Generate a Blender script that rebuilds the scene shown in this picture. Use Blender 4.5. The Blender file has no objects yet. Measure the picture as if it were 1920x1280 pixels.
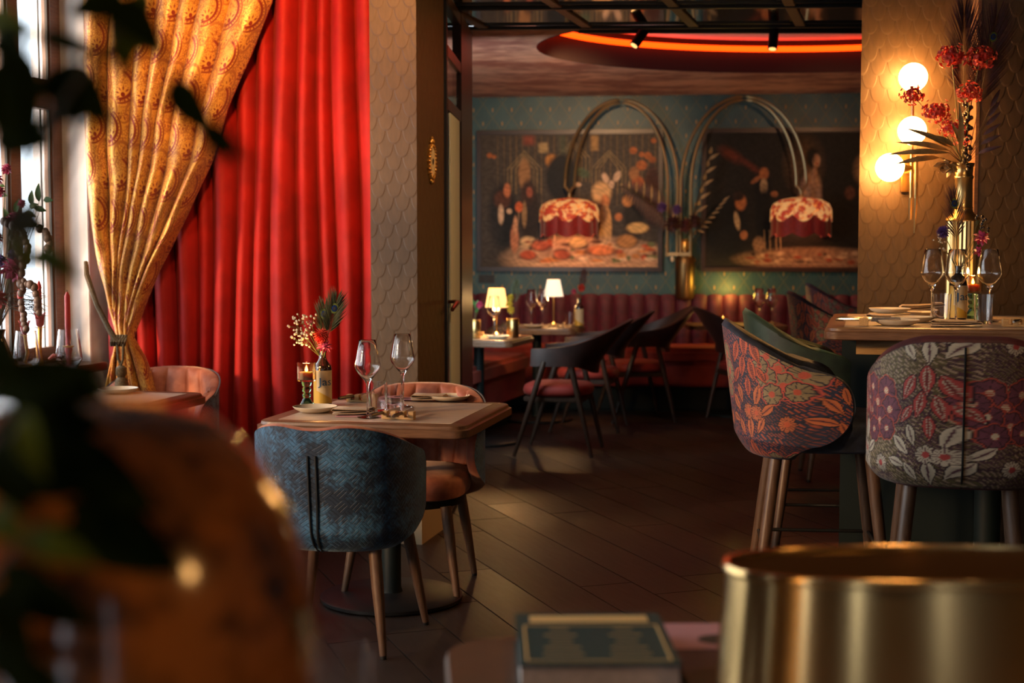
import bpy, bmesh, math, random
import numpy as np
from mathutils import Vector, Matrix
R = math.radians; PI = math.pi
sc = bpy.context.scene
COL = sc.collection
rnd = random.Random(7)

# ------------------------------------------------------------------ camera, light, exposure
cam = bpy.data.objects.new('camera', bpy.data.cameras.new('camera')); COL.objects.link(cam)
cam.location = (0, 0, 1.404); cam.rotation_euler = (R(90 - 3.904), 0, 0)
cam.data.lens = 50.0; cam.data.sensor_width = 36.0
cam.data.dof.use_dof = True; cam.data.dof.focus_distance = 5.35; cam.data.dof.aperture_fstop = 2.6
cam.data.clip_start = 0.05
sc.camera = cam
w = bpy.data.worlds.new('daylight'); sc.world = w; w.use_nodes = True
bg = w.node_tree.nodes['Background']
bg.inputs[0].default_value = (0.80, 0.90, 1.0, 1); bg.inputs[1].default_value = 2.0
sc.view_settings.view_transform = 'Standard'; sc.view_settings.look = 'None'
sc.view_settings.exposure = 0.75; sc.view_settings.gamma = 1.0; sc.view_settings.use_curve_mapping = False
sc.cycles.max_bounces = 10; sc.cycles.transmission_bounces = 10; sc.cycles.transparent_max_bounces = 12
sc.cycles.diffuse_bounces = 3; sc.cycles.glossy_bounces = 4
sc.cycles.caustics_reflective = False; sc.cycles.caustics_refractive = False
sc.cycles.sample_clamp_indirect = 4.0

def light(name, kind, loc, energy, color, target=None, **kw):
    d = bpy.data.lights.new(name, kind); d.energy = energy; d.color = color
    for k, v in kw.items(): setattr(d, k, v)
    o = bpy.data.objects.new(name, d); COL.objects.link(o); o.location = loc
    if target is not None:
        o.rotation_euler = (Vector(target) - Vector(loc)).to_track_quat('-Z', 'Y').to_euler()
    return o
# low sun through the street windows on the left
light('sun', 'SUN', (-6, 2, 4), 3.0, (1.0, 0.54, 0.22), target=(-6 + 0.80, 2 + 0.56, 4 - 0.26), angle=R(7))
# daylight entering through the window band of the left wall (wall runs from (-2.13,7.0) towards the camera)
LW = Vector((-2.13, 7.0, 0)); LE = Vector((-0.225, -0.974, 0)).normalized(); LN = Vector((0.974, -0.225, 0)).normalized()
c = LW + LE * 3.3 - LN * 0.34
dl = light('window_daylight', 'AREA', (c.x, c.y, 1.75), 120, (0.95, 0.95, 0.95), target=(c.x + LN.x, c.y + LN.y, 1.70),
           shape='RECTANGLE', size=7.0, size_y=1.9)
# warm ceiling lamps, the front one added
light('ceiling_spot_curtain', 'SPOT', (-0.9, 5.4, 3.0), 120, (1.0, 0.40, 0.10), target=(-0.95, 7.1, 2.3), spot_size=R(75), spot_blend=0.9, shadow_soft_size=0.05)
light('ceiling_spot_drape', 'SPOT', (-1.3, 5.0, 3.0), 50, (1.0, 0.62, 0.30), target=(-1.5, 6.85, 1.9), spot_size=R(60), spot_blend=0.9, shadow_soft_size=0.05)
light('ceiling_spot_passage', 'SPOT', (.75, 5.5, 3.05), 40, (1.0, 0.58, 0.28), target=(-.36, 6.95, 1.5), spot_size=R(60), spot_blend=.9, shadow_soft_size=.05)
light('ceiling_spot_bar', 'SPOT', (1.2, 3.4, 3.0), 38, (1.0, 0.60, 0.30), target=(1.6, 5.6, 0.9), spot_size=R(60), spot_blend=0.8, shadow_soft_size=0.06)

light('added_spot_front', 'SPOT', (.9, 1.2, 3.05), 26, (1.0, 0.66, 0.38), target=(.35, 2.15, .75), spot_size=R(50), spot_blend=.9, shadow_soft_size=.06)  # unseen downlight added to brighten the books and foreground table

# ------------------------------------------------------------------ node expressions
class Ex:
    def __init__(s, nt, sock): s.nt = nt; s.s = sock
    def _b(s, op, o, rev=False):
        a, b = (o, s) if rev else (s, o)
        return mth(s.nt, op, a, b)
    def __add__(s, o): return s._b('ADD', o)
    def __radd__(s, o): return s._b('ADD', o, True)
    def __sub__(s, o): return s._b('SUBTRACT', o)
    def __rsub__(s, o): return s._b('SUBTRACT', o, True)
    def __mul__(s, o): return s._b('MULTIPLY', o)
    def __rmul__(s, o): return s._b('MULTIPLY', o, True)
    def __truediv__(s, o): return s._b('DIVIDE', o)
    def __lt__(s, o): return s._b('LESS_THAN', o)
    def __gt__(s, o): return s._b('GREATER_THAN', o)
    def u(s, op): return mth(s.nt, op, s)
    def floor(s): return s.u('FLOOR')
    def frac(s): return s.u('FRACT')
    def abs(s): return s.u('ABSOLUTE')
    def sqrt(s): return s.u('SQRT')
    def sin(s): return s.u('SINE')
    def cos(s): return s.u('COSINE')
    def mod2(s): return mth(s.nt, 'FLOORED_MODULO', s, 2.0)
def mth(nt, op, *a):
    n = nt.nodes.new('ShaderNodeMath'); n.operation = op
    for i, v in enumerate(a):
        if isinstance(v, Ex): nt.links.new(v.s, n.inputs[i])
        else: n.inputs[i].default_value = float(v)
    return Ex(nt, n.outputs[0])
def emin(a, b): return mth(a.nt, 'MINIMUM', a, b)
def emax(a, b): return mth(a.nt, 'MAXIMUM', a, b)
def smooth(e, lo, hi):
    n = e.nt.nodes.new('ShaderNodeMapRange'); n.interpolation_type = 'SMOOTHSTEP'
    e.nt.links.new(e.s, n.inputs[0]); n.inputs[1].default_value = lo; n.inputs[2].default_value = hi
    return Ex(e.nt, n.outputs[0])
def mixc(nt, f, a, b):
    n = nt.nodes.new('ShaderNodeMix'); n.data_type = 'RGBA'
    if isinstance(f, Ex): nt.links.new(f.s, n.inputs[0])
    else: n.inputs[0].default_value = f
    for i, v in ((6, a), (7, b)):
        if isinstance(v, Ex): nt.links.new(v.s, n.inputs[i])
        else: n.inputs[i].default_value = (*v, 1)
    return Ex(nt, n.outputs[2])
def uvxy(nt):
    t = nt.nodes.new('ShaderNodeUVMap'); t.uv_map = 'UVMap'
    s = nt.nodes.new('ShaderNodeSeparateXYZ'); nt.links.new(t.outputs[0], s.inputs[0])
    return Ex(nt, s.outputs[0]), Ex(nt, s.outputs[1])
def objc(nt):
    t = nt.nodes.new('ShaderNodeTexCoord')
    s = nt.nodes.new('ShaderNodeSeparateXYZ'); nt.links.new(t.outputs['Object'], s.inputs[0])
    return Ex(nt, s.outputs[0]), Ex(nt, s.outputs[1]), Ex(nt, s.outputs[2])
def noise(nt, scale, detail=3, stretch=None, coord='Object', rough=0.55):
    t = nt.nodes.new('ShaderNodeTexCoord'); n = nt.nodes.new('ShaderNodeTexNoise')
    src = t.outputs[coord]
    if stretch:
        m = nt.nodes.new('ShaderNodeMapping'); m.inputs['Scale'].default_value = stretch
        nt.links.new(src, m.inputs[0]); src = m.outputs[0]
    nt.links.new(src, n.inputs['Vector']); n.inputs['Scale'].default_value = scale
    n.inputs['Detail'].default_value = detail; n.inputs['Roughness'].default_value = rough
    return Ex(nt, n.outputs[0])
def base(name):
    m = bpy.data.materials.new(name); m.use_nodes = True; nt = m.node_tree
    return m, nt, nt.nodes['Principled BSDF']
def setc(nt, p, key, v):
    if isinstance(v, Ex): nt.links.new(v.s, p.inputs[key])
    elif isinstance(v, (tuple, list)): p.inputs[key].default_value = (*v, 1) if len(v) == 3 else v
    else: p.inputs[key].default_value = v
def bump(nt, p, h, strength=0.3, dist=0.005):
    b = nt.nodes.new('ShaderNodeBump'); b.inputs['Strength'].default_value = strength; b.inputs['Distance'].default_value = dist
    nt.links.new(h.s, b.inputs['Height']); nt.links.new(b.outputs[0], p.inputs['Normal'])
def plain(name, col, rough=0.5, metal=0.0, var=0.0, nscale=30, **kw):
    m, nt, p = base(name)
    if var:
        n = noise(nt, nscale)
        setc(nt, p, 'Base Color', mixc(nt, smooth(n, .3, .7), tuple(c_ * (1 - var) for c_ in col), tuple(min(1, c_ * (1 + var)) for c_ in col)))
        bump(nt, p, n, 0.08, 0.002)
    else: setc(nt, p, 'Base Color', col)
    setc(nt, p, 'Roughness', rough); setc(nt, p, 'Metallic', metal)
    for k, v in kw.items(): setc(nt, p, k.replace('_', ' '), v)
    return m
def glass(name, col=(1, 1, 1), rough=0.0, ior=1.45):
    m, nt, p = base(name)
    setc(nt, p, 'Base Color', col); setc(nt, p, 'Roughness', rough); setc(nt, p, 'IOR', ior); setc(nt, p, 'Transmission Weight', 1.0)
    return m
def pane_glass(name, tint=(0.97, 0.98, 0.98), refl=1.0, rough=0.02):
    m = bpy.data.materials.new(name); m.use_nodes = True; nt = m.node_tree
    out = nt.nodes['Material Output']; nt.nodes.remove(nt.nodes['Principled BSDF'])
    t = nt.nodes.new('ShaderNodeBsdfTransparent'); t.inputs[0].default_value = (*tint, 1)
    g = nt.nodes.new('ShaderNodeBsdfGlossy'); g.inputs['Roughness'].default_value = rough
    lwn = nt.nodes.new('ShaderNodeLayerWeight'); lwn.inputs[0].default_value = .5
    fr = mth(nt, 'POWER', Ex(nt, lwn.outputs['Facing']), 5.0) * .9 + .04
    mx = nt.nodes.new('ShaderNodeMixShader')
    nt.links.new((fr * refl).s, mx.inputs[0]); nt.links.new(t.outputs[0], mx.inputs[1]); nt.links.new(g.outputs[0], mx.inputs[2])
    nt.links.new(mx.outputs[0], out.inputs[0])
    return m
def emis(name, col, strength):
    m, nt, p = base(name)
    setc(nt, p, 'Base Color', col); setc(nt, p, 'Emission Color', col); setc(nt, p, 'Emission Strength', strength)
    return m
def wood(name, c1, c2, rough=0.45, scale=14, stretch=(1, 12, 12), bmp=0.08):
    m, nt, p = base(name)
    n = noise(nt, scale, 5, stretch); n2 = noise(nt, 3.0, 2)
    f = smooth(n * 0.8 + n2 * 0.2, .32, .68)
    setc(nt, p, 'Base Color', mixc(nt, f, c1, c2)); setc(nt, p, 'Roughness', rough)
    bump(nt, p, n, bmp, 0.002)
    return m
def velvet(name, c1, c2, sheen=(1, 1, 1), rough=0.75, scale=9, sw=0.5):
    m, nt, p = base(name)
    n = noise(nt, scale, 4); f = smooth(n, .35, .65)
    setc(nt, p, 'Base Color', mixc(nt, f, c1, c2)); setc(nt, p, 'Roughness', rough)
    setc(nt, p, 'Sheen Weight', sw); setc(nt, p, 'Sheen Tint', sheen); setc(nt, p, 'Sheen Roughness', 0.4)
    bump(nt, p, noise(nt, 160, 2), 0.12, 0.001)
    return m
def scales(name, c1, c2, w_=0.078, h_=0.062, bstr=0.5, line=0.55):
    """embossed fish-scale wallpaper, UV in metres"""
    m, nt, p = base(name); u, v = uvxy(nt); H_ = 1.9 * h_
    def cand(k):
        row = (v * (1 / h_)).u('CEIL') + k
        dy = (row * h_ - v) / H_
        uu = u * (1 / w_) + row.mod2() * 0.5
        dx = ((uu.frac() - 0.5) * 2.0)
        return mth(nt, 'POWER', dx.abs(), 2.6) + mth(nt, 'POWER', dy.abs(), 2.6), dy
    rB, dB = cand(1); rA, dA = cand(0)
    inB = rB < 1.0
    r = inB * rB + (1.0 - inB) * rA
    d = inB * dB + (1.0 - inB) * dA
    edge = smooth(r, .78, 1.0)
    n = noise(nt, 55, 3, (1, 1, 0.25))
    col = mixc(nt, smooth(n, .3, .7), c1, c2)
    col = mixc(nt, edge * line, col, tuple(x * .45 for x in c1))
    col = mixc(nt, smooth(d, .0, .9) * .25, col, tuple(min(1, x * 1.35) for x in c2))  # scale tips paled in the colour to suggest lit relief
    setc(nt, p, 'Base Color', col); setc(nt, p, 'Roughness', 0.55)
    bump(nt, p, d * 0.9 - edge * 0.35 + n * 0.06, bstr, 0.006)
    return m
def deco_wall(name):
    m, nt, p = base(name); u, v = uvxy(nt); cw, ch = 0.17, 0.24
    a = u * (1 / cw); b = v * (1 / ch)
    fl = (a + b).floor() + (a - b).floor()
    x1 = (a + b).frac() - 0.5; y1 = (a - b).frac() - 0.5
    du = (x1 + y1) * 0.5; dv = (x1 - y1) * 0.5
    dia = x1.abs() + 0.0; e = emax(x1.abs(), y1.abs())
    fan = smooth((du * du * 5.0 + (dv + 0.22) * (dv + 0.22)).sqrt(), .10, .06)
    rays = smooth((mth(nt, 'ARCTAN2', du, dv + 0.5) * 26.0).sin(), .2, .8)
    line = smooth(e, .455, .485)
    n = noise(nt, 6, 3)
    col = mixc(nt, smooth(n, .3, .7), (0.018, 0.066, 0.082), (0.032, 0.098, 0.115))
    col = mixc(nt, rays * .30, col, (0.06, 0.13, 0.11))
    col = mixc(nt, line * .5, col, (0.16, 0.13, 0.05))
    col = mixc(nt, fan * .9, col, (0.45, 0.24, 0.06))
    setc(nt, p, 'Base Color', col); setc(nt, p, 'Roughness', 0.45)
    return m
def brocade(name):
    m, nt, p = base(name); u, v = uvxy(nt); cw, ch = 0.15, 0.21
    a = u * (1 / cw); row = (v * (1 / ch)).floor(); a2 = a + row.mod2() * 0.5
    x = (a2.frac() - 0.5) * cw; y = ((v * (1 / ch)).frac() - 0.42) * ch
    r = (x * x + y * y).sqrt(); th = mth(nt, 'ARCTAN2', x, y)
    pet = smooth((th * 9.0).cos() - (r - 0.030).abs() * 90.0, -.1, .25)
    core = smooth(r, .012, .010); ringd = smooth((th * 22.0).cos() - (r - 0.044).abs() * 260.0, -.1, .2)
    x2 = x + 0.030; y2 = y - 0.045
    r2 = (x2 * x2 * 0.9 + y2 * y2).sqrt(); th2 = mth(nt, 'ARCTAN2', x2, y2)
    arc = smooth((r2 - 0.070).abs(), .009, .004) * smooth(th2, .1, .5)
    arcd = smooth((th2 * 34.0).cos() - (r2 - 0.080).abs() * 300.0, -.1, .2) * smooth(th2, -.2, .3)
    arc3 = smooth((r2 - 0.090).abs(), .006, .003) * smooth(th2, -.3, .3)
    vo = nt.nodes.new('ShaderNodeTexVoronoi'); vo.feature = 'DISTANCE_TO_EDGE'; vo.inputs['Scale'].default_value = 1.0
    tc = nt.nodes.new('ShaderNodeUVMap'); tc.uv_map = 'UVMap'; mp = nt.nodes.new('ShaderNodeMapping'); mp.inputs['Scale'].default_value = (95, 70, 1)
    nt.links.new(tc.outputs[0], mp.inputs[0]); nt.links.new(mp.outputs[0], vo.inputs['Vector'])
    vd = Ex(nt, vo.outputs[0])
    verm = smooth(vd, .13, .06) * smooth(noise(nt, 16, 2), .36, .46) * smooth(r, .050, .056)
    x3 = (a2 + 0.5).frac() * cw - cw * .5; y3 = ((v * (1 / ch) + 0.5).frac() - 0.5) * ch; r3 = (x3 * x3 + y3 * y3 * .55).sqrt(); th3 = mth(nt, 'ARCTAN2', x3, y3)
    pet2 = smooth((th3 * 7.0).cos() - (r3 - 0.020).abs() * 110.0, -.1, .25)
    swirl = smooth(((r3 * 150.0) + th3 * 1.0).sin(), .55, .8) * smooth(r3, .028, .034) * smooth(r3, .068, .060)
    red = emax(emax(pet * .9, core), emax(emax(ringd * .6, arcd * .85), emax(emax(emax(arc, arc3 * .9), emax(pet2 * .8, swirl * .6)), verm * .65)))
    col = mixc(nt, red, (0.72, 0.38, 0.070), (0.25, 0.030, 0.014))
    setc(nt, p, 'Base Color', col); setc(nt, p, 'Metallic', 0.20); setc(nt, p, 'Roughness', 0.40)
    setc(nt, p, 'Sheen Weight', 0.15)
    bump(nt, p, noise(nt, 35, 3) * .6 - red * .4, 0.35, 0.003)
    return m
def weave_velvet(name):
    m, nt, p = base(name); u, v = uvxy(nt); s = 0.7071 / 0.034
    a = (u + v) * s; b = (u - v) * s
    chk = (a.floor() + b.floor()).mod2()
    st = chk * (a * 3.0).frac() + (1.0 - chk) * (b * 3.0).frac()
    line = smooth((st - 0.5).abs(), .34, .48)
    n = noise(nt, 9, 4, None, 'Object', .6); n2 = noise(nt, 70, 2)
    f = smooth(n + (n2 - 0.5) * 0.45, .40, .66)
    col = mixc(nt, f, (0.008, 0.020, 0.044), (0.046, 0.150, 0.290))
    col = mixc(nt, line * .6, col, (0.006, 0.012, 0.026))
    setc(nt, p, 'Base Color', col); setc(nt, p, 'Roughness', 0.62); setc(nt, p, 'Sheen Weight', 0.8); setc(nt, p, 'Sheen Tint', (0.45, 0.7, 1.0)); setc(nt, p, 'Sheen Roughness', 0.35)
    bump(nt, p, n2 * .3 - line, 0.5, 0.0025)
    return m
def vcol(name, rough=0.6, sheen=0.0, spec=0.5, coat=0.0, bmp=True):
    m, nt, p = base(name)
    a = nt.nodes.new('ShaderNodeVertexColor'); a.layer_name = 'Col'
    nt.links.new(a.outputs[0], p.inputs['Base Color']); setc(nt, p, 'Roughness', rough); setc(nt, p, 'Sheen Weight', sheen)
    setc(nt, p, 'Specular IOR Level', spec); setc(nt, p, 'Coat Weight', coat); setc(nt, p, 'Coat Roughness', .25)
    if bmp: bump(nt, p, noise(nt, 240, 2), 0.15, 0.001)
    return m

M = {}
M['taupe'] = scales('taupe_scale_wallpaper', (0.060, 0.034, 0.0155), (0.082, 0.048, 0.023), .0780, .062, .5, .30)
M['teal'] = deco_wall('teal_deco_wallpaper')
M['plaster'] = plain('dark_plaster', (0.055, 0.040, 0.032), .8, 0, .2, 8)
M['white_wall'] = plain('pale_plaster', (0.86, 0.82, 0.78), .7, 0, .06, 6)
M['skirt'] = plain('cream_skirting_paint', (0.50, 0.37, 0.22), .5)
M['winwood'] = wood('window_wood', (0.16, 0.075, 0.038), (0.24, 0.12, 0.065), .4)
M['black'] = plain('black_steel', (0.012, 0.012, 0.012), .42, .3)
M['blackteal'] = plain('dark_teal_paint', (0.004, 0.010, 0.011), .55, 0, 0, 30, Specular_IOR_Level=.25)
M['pane'] = pane_glass('window_glass')
M['mirror'] = plain('smoked_mirror', (0.72, 0.66, 0.60), .05, 1.0)
M['gold'] = plain('aged_gold', (0.72, 0.42, 0.12), .35, 1.0, .2, 60)
M['brass'] = plain('brushed_brass', (0.62, 0.42, 0.17), .28, 1.0)
M['archbrass'] = plain('satin_brass', (0.50, 0.36, 0.19), .38, 1.0)
M['silverbrass'] = plain('champagne_metal', (0.62, 0.42, 0.18), .22, 1.0, 0, 30, Anisotropic=.9, Anisotropic_Rotation=.25)
_nt = M['silverbrass'].node_tree; _tg = _nt.nodes.new('ShaderNodeTangent'); _tg.direction_type = 'RADIAL'; _tg.axis = 'Z'; _nt.links.new(_tg.outputs[0], _nt.nodes['Principled BSDF'].inputs['Tangent'])
M['shadein'] = plain('bronze_lining', (0.22, 0.11, 0.045), .35, .6)
M['steel'] = plain('cutlery_steel', (0.62, 0.60, 0.57), .22, 1.0)
M['walnut'] = wood('walnut_wood', (0.095, 0.045, 0.022), (0.17, 0.085, 0.043), .38)
M['leg'] = wood('walnut_leg', (0.085, 0.045, 0.026), (0.13, 0.072, 0.042), .4, 10, (14, 14, 1))
M['darkleg'] = wood('dark_walnut_leg', (0.028, 0.014, 0.009), (0.05, 0.026, 0.016), .4, 10, (14, 14, 1))
M['inlay'] = wood('grey_oak_laminate', (0.42, 0.31, 0.225), (0.60, 0.47, 0.36), .35, 7, (1, 14, 14), .03)
M['oak'] = wood('light_oak', (0.42, 0.25, 0.10), (0.56, 0.36, 0.16), .5)
M['ceramic'] = plain('cream_ceramic', (0.72, 0.62, 0.46), .42)
M['linen'] = plain('beige_linen', (0.52, 0.38, 0.25), .85, 0, .12, 220)
M['pinkpaper'] = plain('pink_paper', (0.58, 0.27, 0.29), .6)
M['ink'] = plain('black_print', (0.02, 0.018, 0.02), .6)
M['glass'] = glass('clear_glass')
M['amber'] = glass('amber_glass', (1.0, 0.74, 0.42), .08)
M['green'] = glass('iridescent_green_glass', (0.30, 0.75, 0.52), .04)
M['bottle'] = plain('dark_bottle_glass', (0.018, 0.008, 0.006), .06, 0, 0, 30, Coat_Weight=.6)
M['wax'] = plain('white_wax', (0.75, 0.62, 0.48), .5, 0, 0, 30, Subsurface_Weight=.2)
M['flame'] = emis('candle_flame', (1.0, 0.55, 0.15), 22)
M['red'] = velvet('red_velvet_curtain', (0.31, 0.003, 0.004), (0.43, 0.006, 0.005), (1, .2, .12), .75, 5, .08)
M['brocade'] = brocade('gold_paisley_brocade')
M['rope'] = plain('gold_grey_rope', (0.11, 0.075, 0.035), .7, .2, .4, 140)
M['weave'] = weave_velvet('blue_weave_velvet')
M['salmon'] = velvet('salmon_velvet', (0.27, 0.075, 0.040), (0.44, 0.145, 0.080), (1, .7, .5), .6, 14, .5)
M['piping'] = plain('grey_piping', (0.10, 0.10, 0.11), .7)
M['burgundy'] = velvet('burgundy_velvet', (0.055, 0.004, 0.014), (0.110, 0.008, 0.028), (1, .3, .5), .65, 12, .3)
M['redseat'] = velvet('brick_red_velvet', (0.22, 0.016, 0.011), (0.28, 0.024, 0.016), (1, .4, .3), .7, 7, .15)
M['navy'] = velvet('navy_velvet', (0.005, 0.007, 0.014), (0.016, 0.023, 0.044), (.5, .65, 1), .65, 22, .12)
M['dkgreen'] = velvet('bottle_green_velvet', (0.004, 0.012, 0.007), (0.012, 0.028, 0.015), (.6, 1, .7), .6, 14, .3)
M['maroon'] = velvet('maroon_velvet', (0.045, 0.006, 0.008), (0.085, 0.011, 0.014), (1, .4, .4), .65, 14, .1)
M['darkback'] = velvet('dark_brown_leather', (0.022, 0.008, 0.007), (0.036, 0.013, 0.011), (1, .5, .4), .5, 10, .1)
M['farvase'] = plain('dark_bronze', (0.20, 0.13, 0.06), .4, 1.0)
M['floral'] = vcol('printed_floral_velvet', .65, .10)
M['print'] = vcol('printed_canvas', .5, 0, .18, .0, False)
M['darkframe'] = wood('dark_picture_frame', (0.022, 0.009, 0.006), (0.04, 0.016, 0.010), .35)
M['fringe'] = plain('red_silk_fringe', (0.24, 0.006, 0.008), .6, 0, .3, 80, Sheen_Weight=.4)
M['globe'] = emis('opal_globe_light', (1.0, 0.46, 0.12), 54)
M['pend'] = emis('added_amber_globe', (1.0, 0.50, 0.15), 16)
M['lampshade'] = emis('pleated_lampshade_lit', (1.0, 0.50, 0.16), 1.15)
M['led'] = emis('orange_led', (1.0, 0.034, 0.001), 3.8)
M['candlered'] = plain('coral_candle_wax', (0.55, 0.055, 0.05), .45, 0, 0, 30, Subsurface_Weight=.1)
M['coral'] = plain('coral_ceramic', (0.60, 0.12, 0.11), .35)
M['leaf'] = plain('green_leaf', (0.045, 0.14, 0.035), .45, 0, .3, 20)
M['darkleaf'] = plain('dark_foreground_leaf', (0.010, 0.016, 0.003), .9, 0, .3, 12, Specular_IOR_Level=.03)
M['oliveleaf'] = plain('olive_foreground_leaf', (0.085, 0.105, 0.008), .8, 0, .3, 12, Specular_IOR_Level=.05)  # paler copy of the leaf colour, for leaves that catch light
M['stem'] = plain('brown_stem', (0.06, 0.04, 0.02), .7)
M['gstem'] = plain('green_stem', (0.10, 0.11, 0.03), .6)
M['pinkpetal'] = plain('magenta_petal', (0.46, 0.045, 0.12), .55, 0, .25, 40)
M['redpetal'] = plain('crimson_petal', (0.58, 0.045, 0.025), .6, 0, .3, 60)
M['purple'] = plain('purple_petal', (0.10, 0.045, 0.20), .6)
M['cream'] = plain('cream_bud', (0.62, 0.52, 0.38), .7)
M['berry'] = plain('grey_brown_bead', (0.14, 0.09, 0.065), .4, 0, .3, 30)
M['darkbead'] = plain('dark_bead', (0.02, 0.008, 0.008), .3)
M['driedleaf'] = plain('bronzed_dry_leaf', (0.27, 0.17, 0.07), .5, .2, .3, 30)
M['feather'] = plain('bronze_green_feather', (0.055, 0.060, 0.020), .5, .2, .4, 60)
M['dkfeather'] = plain('dark_red_feather', (0.050, 0.012, 0.014), .6, 0, .3, 60)
M['palmdry'] = plain('dried_palm', (0.075, 0.035, 0.028), .6, 0, .3, 60)
M['feye'] = plain('peacock_blue_eye', (0.004, 0.03, 0.16), .3, .4)
M['fring'] = plain('peacock_bronze_ring', (0.16, 0.20, 0.035), .35, .4)
M['yellow'] = plain('yellow_petal', (0.62, 0.42, 0.03), .6)
M['label'] = plain('cream_label', (0.66, 0.52, 0.30), .6)
M['labelgold'] = plain('gold_label_band', (0.60, 0.36, 0.05), .45, .2)
M['blueink'] = plain('blue_print', (0.01, 0.09, 0.22), .5)
M['copper'] = plain('copper_handle', (0.35, 0.13, 0.06), .3, 1.0)
M['paleblind'] = plain('pale_blind', (0.55, 0.62, 0.56), .8)
M['greenbook'] = plain('dark_green_cover', (0.006, 0.048, 0.048), .6)
M['goldprint'] = plain('gold_print', (0.85, 0.56, 0.22), .6)
M['purplecover'] = plain('dark_purple_cover', (0.035, 0.014, 0.045), .5)
M['paper'] = plain('page_edges', (0.62, 0.52, 0.47), .8, 0, .1, 90)
M['socket'] = plain('black_plastic', (0.012, 0.014, 0.016), .5)
M['cove'] = plain('cove_paint', (0.018, 0.007, 0.006), .9)
M['shadowstone'] = plain('pale_facade', (0.75, 0.74, 0.70), .8)

def floor_mat():
    m, nt, p = base('dark_oak_plank')
    oi = nt.nodes.new('ShaderNodeObjectInfo'); rn = Ex(nt, oi.outputs['Random'])
    n = noise(nt, 5, 6, (1, 9, 9), 'Object', .6)
    c1 = mixc(nt, rn, (0.0125, 0.0080, 0.0060), (0.023, 0.015, 0.0115))
    setc(nt, p, 'Base Color', mixc(nt, smooth(n, .3, .7), c1, (0.032, 0.021, 0.016)))
    setc(nt, p, 'Roughness', rn * 0.12 + n * .2 + 0.27)
    bump(nt, p, n, .12, .002)
    return m
M['plank'] = floor_mat()
def ceil_mat():
    m, nt, p = base('mottled_rose_plaster')
    n = noise(nt, 1.5, 5, (1, 1.7, 1), 'Object', .6); n2 = noise(nt, 9, 3)
    f = smooth(n * .72 + n2 * .28, .38, .62)
    setc(nt, p, 'Base Color', mixc(nt, f, (0.38, 0.125, 0.09), (0.86, 0.43, 0.29))); setc(nt, p, 'Roughness', .6)
    return m
M['ceil'] = ceil_mat()
def tortoise():
    m, nt, p = base('mottled_amber_gloss')
    n = noise(nt, 13, 3, None, 'Object', .6)
    n2 = noise(nt, 42, 2)
    setc(nt, p, 'Base Color', mixc(nt, smooth(n * .7 + n2 * .3, .36, .56), (0.030, 0.010, 0.003), (0.44, 0.135, 0.022)))
    setc(nt, p, 'Roughness', .16); setc(nt, p, 'Coat Weight', .6)
    return m
M['tortoise'] = tortoise()
def shade_floral():
    m, nt, p = base('floral_silk_shade')
    vo = nt.nodes.new('ShaderNodeTexVoronoi'); vo.inputs['Scale'].default_value = 13
    n = noise(nt, 17, 3)
    col = mixc(nt, smooth(n, .46, .54), (0.66, 0.34, 0.12), (0.36, 0.035, 0.016))
    col = mixc(nt, smooth(Ex(nt, vo.outputs[0]), .34, .26), col, (0.72, 0.20, 0.03))
    setc(nt, p, 'Base Color', col); setc(nt, p, 'Roughness', .6)
    setc(nt, p, 'Emission Color', col); setc(nt, p, 'Emission Strength', .40)
    return m
M['silkshade'] = shade_floral()

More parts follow.
